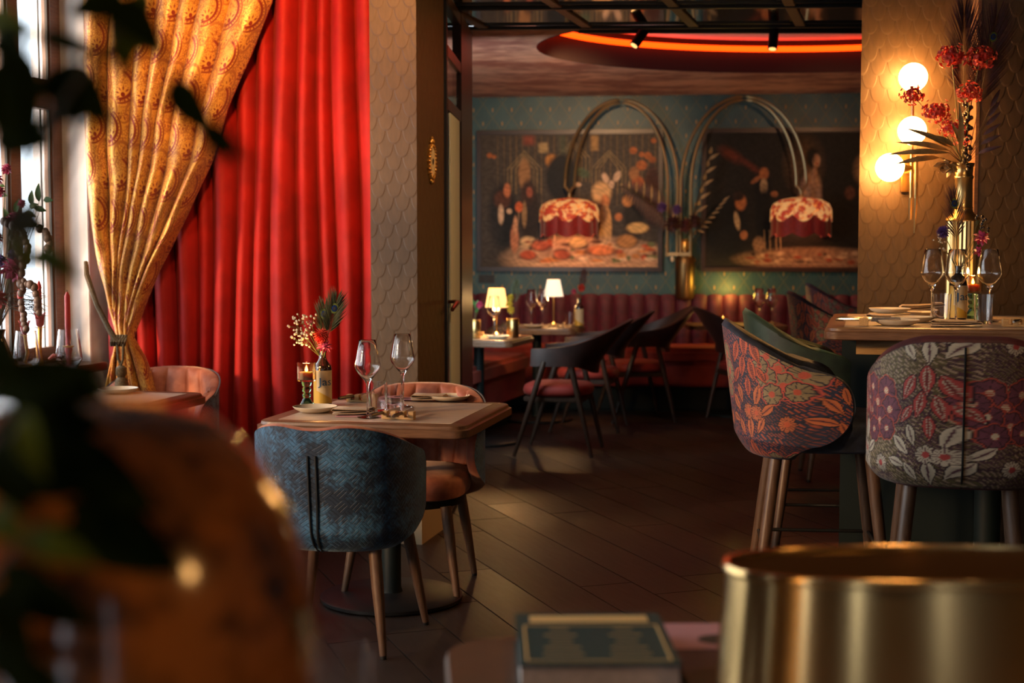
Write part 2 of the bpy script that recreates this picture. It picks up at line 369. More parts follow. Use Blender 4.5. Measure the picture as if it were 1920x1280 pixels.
# ------------------------------------------------------------------ mesh helpers
class B:
    """collects shapes into one mesh"""
    def __init__(s): s.V = []; s.F = []; s.U = []
    def add(s, V, F, U=None):
        o = len(s.V); s.V += [tuple(v) for v in V]; s.F += [tuple(i + o for i in f) for f in F]
        s.U += list(U) if U is not None else [(v[0], v[2]) for v in V]; return s
    def box(s, c_, d, rz=0, taper=1.0):
        x, y, z = d[0] / 2, d[1] / 2, d[2] / 2; V = []
        for k, t in ((-1, 1.0), (1, taper)):
            for a, b in ((-1, -1), (1, -1), (1, 1), (-1, 1)): V.append((a * x * t, b * y * t, k * z))
        cs, sn = math.cos(rz), math.sin(rz)
        V = [(c_[0] + a * cs - b * sn, c_[1] + a * sn + b * cs, c_[2] + k) for a, b, k in V]
        return s.add(V, [(3, 2, 1, 0), (4, 5, 6, 7), (0, 1, 5, 4), (1, 2, 6, 5), (2, 3, 7, 6), (3, 0, 4, 7)])
    def lathe(s, prof, c_=(0, 0, 0), n=24, sx=1, sy=1, lobes=0, lamp=0):
        V = []; F = []; m = len(prof)
        for (r, z) in prof:
            for i in range(n):
                a = 2 * PI * i / n; k = 1 + (lamp * abs(math.cos(a * lobes / 2)) if lobes else 0)
                V.append((c_[0] + r * k * math.cos(a) * sx, c_[1] + r * k * math.sin(a) * sy, c_[2] + z))
        for j in range(m - 1):
            for i in range(n): F.append((j * n + i, j * n + (i + 1) % n, (j + 1) * n + (i + 1) % n, (j + 1) * n + i))
        if prof[0][0] > 1e-6: F.append(tuple(range(n - 1, -1, -1)))
        if prof[-1][0] > 1e-6: F.append(tuple((m - 1) * n + i for i in range(n)))
        return s.add(V, F)
    def tube(s, pts, r, n=8, caps=True):
        pts = [Vector(p) for p in pts]; rr = r if hasattr(r, '__len__') else [r] * len(pts)
        V = []; F = []; up = None
        for i, p in enumerate(pts):
            t = (pts[min(i + 1, len(pts) - 1)] - pts[max(i - 1, 0)])
            t = t.normalized() if t.length > 1e-9 else Vector((0, 0, 1))
            if up is None: up = Vector((0, 0, 1)) if abs(t.z) < .9 else Vector((1, 0, 0))
            a = t.cross(up); a = a.normalized() if a.length > 1e-6 else Vector((1, 0, 0)); b = t.cross(a).normalized(); up = -b if False else up
            for k in range(n):
                q = 2 * PI * k / n; V.append(p + (a * math.cos(q) + b * math.sin(q)) * rr[i])
        for j in range(len(pts) - 1):
            for k in range(n): F.append((j * n + k, j * n + (k + 1) % n, (j + 1) * n + (k + 1) % n, (j + 1) * n + k))
        if caps: F += [tuple(range(n)), tuple((len(pts) - 1) * n + k for k in range(n - 1, -1, -1))]
        return s.add(V, F)
    def ball(s, c_, r, n=10, m=7, sz=1.0):
        return s.lathe([(r * math.sin(PI * j / m) + (1e-7 if j in (0, m) else 0), -r * sz * math.cos(PI * j / m)) for j in range(m + 1)], c_, n)
    def leaf(s, a, b, wd, nrm=(0, 0, 1), curl=.12, th=.0006, seg=6):
        """a leaf blade of real thickness from a to b"""
        a = Vector(a); b = Vector(b); d = b - a; L = d.length; t = d.normalized(); n_ = Vector(nrm)
        sd = t.cross(n_); sd = sd.normalized() if sd.length > 1e-5 else t.orthogonal().normalized(); n_ = sd.cross(t).normalized()
        V = []; F = []
        for i in range(seg + 1):
            q = i / seg; ww = wd / 2 * (math.sin(PI * q ** .8) ** .85 if 0 < q < 1 else 0.03)
            c0 = a + d * q + n_ * (curl * L * math.sin(PI * q))
            for k in (-1, 0, 1): V.append(c0 + sd * ww * k + n_ * (ww * .35 * abs(k) + th))
            for k in (1, 0, -1): V.append(c0 + sd * ww * k + n_ * (ww * .35 * abs(k) - th))
        for i in range(seg):
            for k in range(6): F.append((i * 6 + k, i * 6 + (k + 1) % 6, (i + 1) * 6 + (k + 1) % 6, (i + 1) * 6 + k))
        F += [tuple(range(5, -1, -1)), tuple(seg * 6 + k for k in range(6))]
        return s.add(V, F)
def mk(name, b, mat, parent=None, smooth=True, bevel=0, loc=None, rot=None, col=None, ang=40, kind=None, sub=0):
    me = bpy.data.meshes.new(name); me.from_pydata([tuple(v) for v in b.V], [], b.F)
    uv = me.uv_layers.new(name='UVMap')
    li = np.zeros(len(me.loops), dtype=np.int32); me.loops.foreach_get('vertex_index', li)
    U = np.array(b.U, dtype=np.float32); uv.data.foreach_set('uv', U[li].ravel())
    if col is not None:
        ca = me.color_attributes.new('Col', 'FLOAT_COLOR', 'POINT'); cc = np.ones((len(b.V), 4), dtype=np.float32); cc[:, :3] = col
        ca.data.foreach_set('color', cc.ravel())
    if bevel:
        bm = bmesh.new(); bm.from_mesh(me)
        bmesh.ops.recalc_face_normals(bm, faces=bm.faces)
        bmesh.ops.bevel(bm, geom=[e for e in bm.edges if len(e.link_faces) == 2 and e.calc_face_angle(0) > .5], offset=bevel, segments=2, affect='EDGES', clamp_overlap=True)
        bm.to_mesh(me); bm.free()
    me.materials.append(M[mat] if isinstance(mat, str) else mat)
    if smooth:
        me.polygons.foreach_set('use_smooth', [True] * len(me.polygons))
        try: me.set_sharp_from_angle(angle=R(ang))
        except Exception: pass
    me.update()
    o = bpy.data.objects.new(name, me); COL.objects.link(o)
    if parent is not None: o.parent = parent
    if loc is not None: o.location = loc
    if rot is not None: o.rotation_euler = rot
    if kind: o['kind'] = kind
    if sub:
        md = o.modifiers.new('smooth', 'SUBSURF'); md.levels = sub; md.render_levels = sub
    return o
def tag(o, label, cat, group=None):
    o['label'] = label; o['category'] = cat
    if group: o['group'] = group
    return o
def thing(name, label, cat, loc=(0, 0, 0), rz=0, group=None):
    o = bpy.data.objects.new(name, None); COL.objects.link(o); o.empty_display_size = .05
    o.location = loc; o.rotation_euler = (0, 0, rz); return tag(o, label, cat, group)
def struct(o): o['kind'] = 'structure'; return o
def dup(root, loc, rz, label=None, group=None, scale=None):
    def cp(o, par):
        c_ = o.copy(); COL.objects.link(c_)
        if par is not None: c_.parent = par
        for ch in o.children: cp(ch, c_)
        return c_
    r = cp(root, None); r.location = loc; r.rotation_euler = (0, 0, rz)
    if label: r['label'] = label
    if group: r['group'] = group
    if scale: r.scale = (scale,) * 3
    return r

# ================================================================== THE SETTING
fl = struct(mk('floor', B().box((0.3, 5.0, -0.062), (9.0, 16.5, 0.1)), 'plank', smooth=False))
def plank_mesh(L, Wd):
    b = B().box((0, 0, -0.004), (L, Wd, 0.008)); return b
PW = 0.235
pl_src = {}
pd = Vector((-0.342, 0.940, 0)); pn = Vector((0.940, 0.342, 0)); pa = math.atan2(pd.y, pd.x)
for r_ in range(-22, 36):
    off = rnd.random() * 1.8; k = -3
    pos = -4.0 + off
    while pos < 15:
        L = (1.5, 1.8, 2.1)[rnd.randrange(3)]
        c_ = pd * (pos + L / 2) + pn * (r_ * PW); pos += L
        if not (2.3 < c_.y < 12.6 and abs(c_.x - 0.25) < 0.36 * c_.y + 0.75 and c_.x > -2.45 + .22 * (c_.y - 5.5) and c_.x < 3.6): continue
        if L not in pl_src:
            o = mk('floor_plank', plank_mesh(L - .003, PW - .0035), 'plank', fl, bevel=.0012, smooth=False); pl_src[L] = o
        else:
            o = pl_src[L].copy(); COL.objects.link(o)
        o.location = c_; o.rotation_euler = (0, 0, pa)

def quadwall(name, pts, z0, z1, mat, parent=None, th=0.0):
    """upright wall following pts (seen side to the left of the walking direction), UV in metres"""
    b = B(); s = 0
    for (p, q) in zip(pts[:-1], pts[1:]):
        L = math.hypot(q[0] - p[0], q[1] - p[1])
        b.add([(p[0], p[1], z0), (q[0], q[1], z0), (q[0], q[1], z1), (p[0], p[1], z1)], [(0, 1, 2, 3)], [(s, z0), (s + L, z0), (s + L, z1), (s, z1)]); s += L
    return mk(name, b, mat, parent, smooth=False)
def prism(name, pts, z0, z1, mat, parent=None, bevel=0):
    if z0 == 0 and z1 > 2: z0 = -.05
    b = B(); s = 0; n = len(pts)
    for i in range(n):
        p, q = pts[i], pts[(i + 1) % n]; L = math.hypot(q[0] - p[0], q[1] - p[1])
        b.add([(p[0], p[1], z0), (q[0], q[1], z0), (q[0], q[1], z1), (p[0], p[1], z1)], [(0, 1, 2, 3)], [(s, z0), (s + L, z0), (s + L, z1), (s, z1)]); s += L
    b.add([(p[0], p[1], z1) for p in pts], [tuple(range(n))]); b.add([(p[0], p[1], z0) for p in pts], [tuple(range(n - 1, -1, -1))])
    return mk(name, b, mat, parent, smooth=False, bevel=bevel)

# back wall of the far room (turned a little), with the deco wallpaper
BW = lambda X: 12.62 - 0.115 * (X - 0.3)
struct(prism('wall_back', [(-1.1, BW(-1.1)), (4.3, BW(4.3)), (4.3, BW(4.3) + .12), (-1.1, BW(-1.1) + .12)], 0, 3.0, 'teal'))
struct(prism('wall_side', [(-1.2, 8.6), (-0.56, 12.8), (-0.70, 12.8), (-1.34, 8.6)], 0, 3.0, 'teal'))
struct(prism('wall_right', [(4.3, -2.6), (4.4, -2.6), (4.4, 13), (4.3, 13)], 0, 3.15, 'plaster'))
FW = bpy.data.objects.new('wall_front', None); COL.objects.link(FW); FW['kind'] = 'structure'
FX = [-3.95, -1.6, -1.2, .10, .38, 1.60, 1.82, 4.4]  # unseen window openings added so the metal shade catches bright streaks
for k in range(7):
    xa, xb = FX[k], FX[k + 1]
    for (z0, z1) in (((-.05, 3.15),) if k % 2 == 0 else ((-.05, .25), (2.6, 3.15))): mk('wall_panel', B().box(((xa + xb) / 2, -2.65, (z0 + z1) / 2), (xb - xa, .1, z1 - z0)), 'plaster', FW, smooth=False)
    if k % 2: mk('window_frame', B().box((xa + .03, -2.65, 1.42), (.06, .08, 2.36)).box((xb - .03, -2.65, 1.42), (.06, .08, 2.36)).box(((xa + xb) / 2, -2.65, 1.9), (xb - xa, .06, .06)), 'winwood', FW, smooth=False)
struct(prism('wall_curtain', [(-2.35, 7.30), (-0.54, 7.14), (-0.54, 7.24), (-2.35, 7.40)], 0, 3.15, 'white_wall'))
struct(prism('wall_lobby', [(-0.62, 7.25), (-0.52, 7.25), (-1.24, 8.7), (-1.34, 8.7)], 0, 3.15, 'plaster'))
# pillars with embossed scale wallpaper
PL = [(-0.66, 6.66), (-0.44, 6.61), (-0.335, 7.05), (-0.555, 7.10)]
struct(prism('pillar', PL, 0, 3.15, 'taupe'))
struct(prism('baseboard_pillar', [(-0.68, 6.644), (-0.422, 6.585), (-0.316, 7.05), (-0.556, 7.105)], 0, 0.20, 'skirt', bevel=.006))
PR = [(1.603, 6.6), (2.16, 6.6), (2.16, 7.25), (1.79, 7.25)]
struct(prism('pillar', PR, 0, 3.15, 'taupe'))
struct(prism('wall_bar', [(2.12, 6.50), (4.3, 6.42), (4.3, 6.8), (2.12, 6.8)], 0, 3.15, 'taupe'))
struct(prism('trim_1', [(2.102, 6.498), (2.118, 6.498), (2.118, 6.598), (2.102, 6.598)], 1.1, 3.15, 'winwood'))
struct(prism('baseboard_bar', [(1.585, 6.585), (2.118, 6.585), (2.118, 6.6), (1.60, 6.60)], 0, 0.20, 'skirt'))
bs = B().box((1.587, 6.72, .10), (.022, .27, .20), -.28)
struct(mk('baseboard_side', bs, 'skirt', smooth=False, bevel=.004))

# ceilings
struct(mk('ceiling', B().box((0.25, 3.0, 3.2), (8.4, 11.4, 0.1)), 'plaster', smooth=False))
CZ = 2.70; cxy = (2.0, 9.45); crx, cry = 1.84, 1.42; YB = 8.58
def ell(X):
    t = 1 - ((X - cxy[0]) / crx) ** 2
    return cry * math.sqrt(t) if t > 0 else None
bc = B(); xs = [-1.35, -.4] + [cxy[0] - crx + (1 - math.cos(PI * i / 40)) * crx for i in range(41)] + [4.1, 4.35]
for a, b_ in zip(xs[:-1], xs[1:]):
    ea, eb = ell(a), ell(b_); inside = ea is not None or eb is not None
    ea = ea or 0; eb = eb or 0; far = 13.0
    if not inside: bc.add([(a, YB, CZ), (b_, YB, CZ), (b_, far, CZ), (a, far, CZ)], [(3, 2, 1, 0)])
    else:
        bc.add([(a, cxy[1] + ea, CZ), (b_, cxy[1] + eb, CZ), (b_, far, CZ), (a, far, CZ)], [(3, 2, 1, 0)])
        ya, yb = cxy[1] - ea, cxy[1] - eb
        if ya > YB or yb > YB: bc.add([(a, YB, CZ), (b_, YB, CZ), (b_, max(YB, yb), CZ), (a, max(YB, ya), CZ)], [(3, 2, 1, 0)])
struct(mk('ceiling', bc, 'ceil', smooth=False))
arc = [(cxy[0] - crx * math.cos(t), cxy[1] + cry * math.sin(t)) for t in [R(-38) + R(256) * i / 72 for i in range(73)]]
arc = [p for p in arc if p[1] > YB]
b = B()
for p, q in zip(arc[:-1], arc[1:]): b.add([(p[0], p[1], CZ - .004), (q[0], q[1], CZ - .004), (q[0], q[1], CZ + .24), (p[0], p[1], CZ + .24)], [(3, 2, 1, 0)])
struct(mk('wall_lintel', B().box((.85, 6.87, 2.935), (3.4, .10, .43)), 'plaster', smooth=False))
cove = struct(mk('ceiling_cove', b, 'cove'))
mk('cove_top', B().box((2.0, 9.8, CZ + .26), (4.2, 2.6, .04)), 'white_wall', cove, smooth=False)
led = [(cxy[0] + (p[0] - cxy[0]) * .975, cxy[1] + (p[1] - cxy[1]) * .975, CZ + .17) for p in arc]
mk('led_strip', B().tube(led, .022, 6), 'led', cove)
# mirrored coffer grid between the pillars
GZ = 2.665; g = struct(mk('ceiling_mirror', B().box((0.85, 7.73, GZ + .06), (3.0, 1.66, .04)), 'black', smooth=False))
gd = Vector((0.27, 0.963, 0)); ga = math.atan2(gd.x, gd.y)
fronts = [(8.55, GZ), (7.80, GZ), (7.05, GZ)]
skew = lambda X, Y: Y - 0.045 * (X - 0.8)
for Y in (8.535, 7.82, 7.10):
    mk('ceiling_bar', B().box((0, 0, 0), (3.06, .034, .020)), 'black', g, bevel=.003, loc=(0.86, skew(.86, Y), GZ + .022), rot=(0, 0, -.045), smooth=False)
    if Y > 7.2: mk('ceiling_bar', B().box((0, 0, 0), (3.06, .012, .010)), 'black', g, bevel=.002, loc=(0.86, skew(.86, Y - .10), GZ + .027), rot=(0, 0, -.045), smooth=False)
for X in (-.166, .446, 1.075, 1.70, 2.30):
    mk('ceiling_bar', B().box((0, -.73, 0), (.06, 1.50, .014)), 'walnut', g, bevel=.003, loc=(X, 8.53 - .045 * (X - .8), GZ + .025), rot=(0, 0, -ga), smooth=False)
for X in (-.78, -.166, .446, 1.075, 1.70):
    for Y in (8.16, 7.44):
        mk('mirror_panel', B().box((0, 0, 0), (.60, .68, .006)), 'mirror', g, bevel=.002, loc=(X + .31 - (8.53 - Y) * .28, skew(X, Y), GZ + .034), rot=(0, 0, -.1), smooth=False)
# glazed partition / open door beside the left pillar
pdv = Vector((0.055, 1.0, 0)).normalized()
D0 = Vector((-0.322, 7.06, 0)); dr = bpy.data.objects.new('door_1', None); COL.objects.link(dr); dr.location = D0; dr.rotation_euler = (0, 0, math.atan2(pdv.y, pdv.x) - PI / 2); dr['kind'] = 'structure'
mk('door_post', B().box((-.02, .03, 1.33), (.04, .05, 2.66)), 'black', dr, bevel=.003, smooth=False)
mk('door_post', B().box((-.02, 1.12, 1.33), (.05, .72, 2.66)), 'darkframe', dr, bevel=.004, smooth=False)
for z_ in (.06, 2.10, 2.36, 2.62): mk('door_rail', B().box((-.02, .41, z_), (.045, .72, .06)), 'darkframe', dr, bevel=.003, smooth=False)
mk('glass_pane', B().box((-.012, .41, 1.08), (.006, .70, 1.98)), 'pane', dr, smooth=False)
mk('glass_pane', B().box((-.012, .41, 2.23), (.006, .70, .20)), 'pane', dr, smooth=False)
mk('blind', B().box((.004, .36, 1.09), (.008, .50, 1.94)), 'paleblind', dr, smooth=False)
h_ = mk('door_handle', B().tube([(-.01, .10, 1.115), (.035, .09, 1.118), (.05, .05, 1.116), (.045, -.02, 1.108), (.035, -.10, 1.085)], [.008, .009, .011, .012, .010], 8), 'copper', dr)

# left wall with its band of street windows
def lw(s, n=0.0, z=0.0): p = LW + LE * s + LN * n; return (p.x, p.y, z)
lang = math.atan2(LE.y, LE.x)
def lbox(s0, s1, n0, n1, z0, z1):
    """box in wall-local coordinates (x = along the wall, y = inwards)"""
    return B().box(((s0 + s1) / 2, (n0 + n1) / 2, (z0 + z1) / 2), (s1 - s0, abs(n1 - n0), z1 - z0))
WR = bpy.data.objects.new('wall_left', None); COL.objects.link(WR); WR['kind'] = 'structure'
WR.location = LW; WR.rotation_euler = (0, 0, lang)
LAST = 5.82
mk('wall_pier', lbox(-.5, -.10, -.30, 0, 0, 3.15), 'white_wall', WR, smooth=False, bevel=.004)
mk('wall_pier', lbox(LAST, 10.2, -.30, 0, 0, 3.15), 'plaster', WR, smooth=False)
mk('wall_apron', lbox(-.10, LAST, -.30, 0, 0, .78), 'white_wall', WR, smooth=False)
mk('wall_lintel', lbox(-.10, LAST, -.30, 0, 2.76, 3.15), 'plaster', WR, smooth=False)
mk('window_sill', lbox(-.10, LAST, -.20, .10, .78, .82), 'winwood', WR, smooth=False, bevel=.006)
for k in range(8):
    s0 = -.10 + .74 * k
    wn = bpy.data.objects.new('window_%d' % (k + 1), None); COL.objects.link(wn); wn['kind'] = 'structure'; wn.location = LW; wn.rotation_euler = (0, 0, lang)
    fr = lambda a, b_, z0, z1, nm, d0=-.18, d1=-.13: mk(nm, lbox(a, b_, d0, d1, z0, z1), 'winwood', wn, smooth=False, bevel=.008)
    fr(s0, s0 + .10, .82, 2.76, 'window_frame'); fr(s0 + .37, s0 + .47, .82, 2.76, 'window_frame')
    if k == 7: fr(s0 + .74, s0 + .84, .82, 2.76, 'window_frame')
    fr(s0 + .10, s0 + .74, 2.06, 2.20, 'window_transom', -.185, -.12); fr(s0 + .10, s0 + .74, .82, .90, 'window_transom'); fr(s0 + .10, s0 + .74, 2.70, 2.76, 'window_transom')
    for (a, b_) in ((s0 + .10, s0 + .37), (s0 + .47, s0 + .74)):
        for (z0, z1) in ((.90, 2.06), (2.20, 2.70)):
            mk('pane', lbox(a, b_, -.158, -.152, z0, z1), 'pane', wn, smooth=False)
            mk('glazing_bead', B().add(*(lambda q: (q.V, q.F))(lbox(a, a + .006, -.152, -.140, z0, z1))).add(*(lambda q: (q.V, q.F))(lbox(a + .045, a + .052, -.166, -.160, z0, z1))), 'black', wn, smooth=False)
#fa = thing('building', 'pale brick facade across the street, seen through the left window', 'building', (-9.5, 13, -1))
#mk('facade', B().box((0, 0, 3.2), (.4, 14, 5.2)), 'shadowstone', fa, smooth=False)

# ------------------------------------------------------------------ curtains
def sheet(fn, nu, nv):
    b = B()
    for j in range(nv + 1):
        for i in range(nu + 1):
            p, uv = fn(i / nu, j / nv); b.V.append(tuple(p)); b.U.append(uv)
    for j in range(nv):
        for i in range(nu): b.F.append((j * (nu + 1) + i, j * (nu + 1) + i + 1, (j + 1) * (nu + 1) + i + 1, (j + 1) * (nu + 1) + i))
    return b
FP = [0.0, .095, .16, .235, .31, .365, .455, .53, .60, .70, .775, .83, .915, 1.0]
def foldwave(u, pts, sharp=.8):
    for k in range(len(pts) - 1):
        if u <= pts[k + 1] or k == len(pts) - 2:
            t = (u - pts[k]) / (pts[k + 1] - pts[k]); wd = pts[k + 1] - pts[k]
            return (abs(math.sin(PI * min(1, max(0, t)))) ** sharp), wd
def redfn(u, t):
    z = 3.06 - 3.045 * t
    wv, wd = foldwave(min(1, max(0, u + .006 * math.sin(3 * t + 9 * u))), FP, .75)
    amp = (.105 + .03 * t) * (wd / .08) ** .9
    x = -1.99 + 1.345 * u; y = 7.105 - amp * wv + .012 * math.sin(5 * u * PI + 2.2 * t) - .02 * t
    return (x + .012 * math.sin(7 * t + 11 * u), y, z), (u * 2.6, z)
rc = mk('red_curtain', sheet(redfn, 420, 60), 'red', ang=180)
tag(rc, 'floor-length red velvet curtain hanging in deep folds behind the gold drape', 'curtain')
md = rc.modifiers.new('thickness', 'SOLIDIFY'); md.thickness = .006
# gold drape: gathered from its full width at the top to the tieback, flaring again below it
LB = [(0, 3.05, -2.05), (.18, 2.56, -2.052), (.30, 2.06, -2.057), (.48, 1.55, -2.02), (.60, 1.295, -1.985), (.70, 1.09, -1.945), (.755, .955, -1.905), (.80, .86, -1.945), (.86, .70, -1.985), (1, .02, -2.03)]
RB = [(0, 3.05, -1.03), (.18, 2.56, -1.155), (.26, 2.31, -1.255), (.34, 2.06, -1.36), (.42, 1.805, -1.435), (.50, 1.55, -1.555), (.60, 1.295, -1.695), (.68, 1.09, -1.79), (.72, 1.0, -1.825), (.755, .955, -1.83), (.80, .86, -1.79), (.86, .70, -1.74), (1, .02, -1.69)]
def ip(tab, t, k):
    for a, b_ in zip(tab[:-1], tab[1:]):
        if t <= b_[0]:
            q = (t - a[0]) / (b_[0] - a[0]); return a[k] + (b_[k] - a[k]) * q
    return tab[-1][k]
GP = [0, .17, .31, .40, .52, .64, .80, 1.0]
def goldfn(u, t):
    z = ip(RB, t, 1) * u + ip(LB, t, 1) * (1 - u); x0 = ip(LB, t, 2); x1 = ip(RB, t, 2)
    wv, wd = foldwave(u, GP, .7); tight = (x1 - x0)
    amp = min(.085, .065 + .03 * t) * (wd / .14) ** .7 * (0.35 + .65 * min(1, tight / .5))
    pinch = math.exp(-((t - .757) / .035) ** 2)
    wr = .006 * math.sin(40 * t + 7 * u * 6) * (1 - pinch)
    return (x0 + tight * u + .010 * math.sin(9 * t + 13 * u), 6.89 - amp * wv * (1 - .55 * pinch) - .05 * pinch + wr - .03 * math.sin(PI * u), z), (u * 1.35, z * 1.02 + u * .12)
gr = thing('gold_curtain', 'gold and red paisley brocade drape swept aside and tied back by the window', 'curtain', (0, 0, 0))
gc = mk('drape', sheet(goldfn, 300, 220), 'brocade', gr, ang=180)
md = gc.modifiers.new('thickness', 'SOLIDIFY'); md.thickness = .005
tb = mk('tieback', B().tube([(-2.035, 6.80, 1.32), (-2.02, 6.76, 1.26), (-1.97, 6.74, 1.12), (-1.915, 6.735, 1.01), (-1.885, 6.735, .955), (-1.86, 6.735, .94)], [.010, .013, .013, .014, .016, .014], 8), 'rope', gr)
kb = B()
for k in range(6): kb.tube([(-1.905 + .012 * k, 6.745, .925), (-1.90 + .013 * k, 6.725, .945), (-1.895 + .013 * k, 6.735, .975)], .008, 6)
mk('knot', kb, 'rope', tb)
ts = B().tube([(-1.875, 6.735, .935), (-1.87, 6.732, .86), (-1.857, 6.732, .83)], .006, 6).tube([(-1.845, 6.735, .935), (-1.848, 6.732, .86), (-1.857, 6.732, .83)], .006, 6)
ts.lathe([(.012, .83), (.024, .82), (.026, .79), (.018, .775), (.030, .76), (.036, .62), (.038, .60)], (-1.857, 6.732, 0), 16)
mk('tassel', ts, 'rope', tb)

# ================================================================== FURNITURE
def floral(u, v, pal):
    """printed flower pattern, colours per vertex; u, v in metres"""
    base, dash1, dash2, pet, petline, leafo, leafi, wleaf, wink, heart, edge = [np.array(c_) for c_ in pal]
    P = np.zeros((len(u), 3)); P[:] = base
    TW, TH = .34, .385
    uu = np.mod(u + TW / 2, TW) - TW / 2; vv = np.mod(v, TH)
    wob = .006 * np.sin(u * 70 + v * 30) + .004 * np.sin(v * 110 - u * 60)
    # slanting broken hatching, uneven in width and rhythm
    q = u * .60 + v * .80 + .0035 * np.sin(u * 45 + v * 20) + .002 * np.sin(v * 160 + u * 35); row = np.floor(q / .0105); s = np.mod(q / .0105, 1.0)
    hsh = lambda k_: np.mod(np.abs(np.sin(row * 12.9898 + k_) * 43758.5453), 1.0)
    t_ = (u * .80 - v * .60); q2 = np.mod(t_ / (.016 + .03 * hsh(1.0)) + hsh(2.0), 1.0)
    band = np.sin(u * 11 + v * 17 + 1) + .6 * np.sin(v * 29 - u * 13)
    P[band > .35] = base * .55 + dash2 * .45
    P[(s < .36) & (q2 < .70) & (band > -.5)] = dash1
    P[(s < .20) & (q2 < .85) & (band <= -.5)] = dash1 * .7
    P[(s > .58) & (s < .80) & (q2 > .35)] = dash2
    P[(s > .84) & (q2 < .4)] = base * .5
    def rel(cx, cy, tilt=0.0):
        du = np.mod(uu - cx + TW / 2, TW) - TW / 2; dv = np.mod(vv - cy + TH / 2, TH) - TH / 2
        cs, sn = math.cos(tilt), math.sin(tilt)
        return du * cs + dv * sn, -du * sn + dv * cs
    # clusters of petalled flowers
    fl_ = [(-.125, .245, .050), (-.075, .285, .045), (-.165, .290, .042), (-.055, .225, .045), (-.110, .185, .048), (-.170, .215, .040), (-.150, .155, .038), (-.070, .165, .036), (-.195, .255, .034)]
    for (cx, cy, r0) in fl_:
        x, y = rel(cx, cy); r = np.hypot(x, y); th = np.arctan2(x, y)
        lob = r0 * (.86 + .14 * np.abs(np.cos(th * 3.5 + cx * 40)))
        P[r < lob + .006] = edge; P[r < lob + .002] = base * .6
        m = r < lob - .0015; P[m] = pet * .92 + .08 * pet * np.sin(th[m] * 3)[:, None]
        m2 = m & (np.abs(np.sin(th * 3.5 + cx * 40)) < .10 + .004 / (r + .01)) & (r > .35 * r0); P[m2] = petline
        m3 = m & (np.abs(np.sin(th * 10.5)) < .20) & (r > .25 * r0) & (r < .62 * r0); P[m3] = petline * .6 + pet * .4
        P[r < .22 * r0 + .003] = edge; P[(r < .20 * r0 + .002) & (np.sin(x * 1600) * np.sin(y * 1600) > -.2)] = heart
    def lf(cx, cy, tilt, L, W_, c1, c2, c3):
        L *= .88; W_ *= .86
        x, y = rel(cx, cy, tilt); t = (y + L / 2) / L
        prof = np.where((t > 0) & (t < 1), np.sin(PI * np.clip(t, 0, 1) ** 1.25) * W_ / 2, -1)
        ax = np.abs(x)
        P[ax < prof + .0030] = base * .35; P[ax < prof] = c1
        m = ax < prof * .50; P[m] = c2
        m = (ax < prof * .50) & (np.mod(y * 1.0 + ax * .9, .0085) < .0032); P[m] = c1 * .8
        P[(ax < prof * .16)] = c3
    for (cx, cy, tl, L, W_) in ((.075, .325, 0, .115, .050), (.020, .300, -.42, .110, .046), (.128, .300, .42, .110, .046), (.055, .248, -.22, .105, .044), (.108, .236, .25, .105, .044), (.012, .215, -.60, .085, .034), (.150, .220, .65, .085, .034), (.082, .175, .05, .095, .038)):
        lf(cx, cy, tl, L, W_, leafo, leafi, leafo * .40)
    for (cx, cy, tl, L, W_) in ((-.005, .115, .75, .095, .038), (.030, .150, .30, .085, .034), (.125, .145, -.30, .100, .042), (.165, .095, -.95, .090, .036), (-.020, .060, 1.25, .085, .032), (.080, .030, 0, .095, .044), (.135, .040, -.55, .085, .036), (.025, .030, .5, .080, .034)):
        lf(cx, cy, tl, L, W_, wleaf, wleaf * .9, wink)
    for (cx, cy) in ((.075, .090), (.118, .085), (-.10, .05)):
        x, y = rel(cx, cy); r = np.hypot(x, y); th = np.arctan2(x, y)
        lob = .030 * (.72 + .28 * np.abs(np.cos(th * 4)))
        P[r < lob + .003] = base * .4; P[r < lob] = wleaf * .85; P[(r < lob) & (np.abs(np.sin(th * 8)) < .35)] = wink; P[r < .010] = leafo
    return np.clip(P * (1 + 10 * wob[:, None]) * 1.25, 0, 1)
PAL_NAVY = [(.010, .013, .030), (.26, .055, .028), (.014, .020, .050), (.185, .145, .080), (.012, .014, .028), (.36, .070, .026), (.060, .012, .022), (.38, .105, .038), (.045, .010, .020), (.30, .06, .03), (.36, .060, .045)]
PAL_PLUM = [(.060, .022, .030), (.34, .24, .15), (.125, .105, .025), (.150, .040, .060), (.045, .012, .020), (.36, .045, .038), (.42, .34, .25), (.52, .44, .32), (.09, .03, .04), (.55, .45, .30), (.40, .06, .035)]
PAL_RUST = [(.05, .022, .022), (.34, .12, .05), (.10, .09, .03), (.22, .15, .07), (.04, .02, .02), (.36, .08, .04), (.2, .12, .06), (.40, .26, .12), (.09, .03, .03), (.4, .2, .08), (.34, .07, .04)]

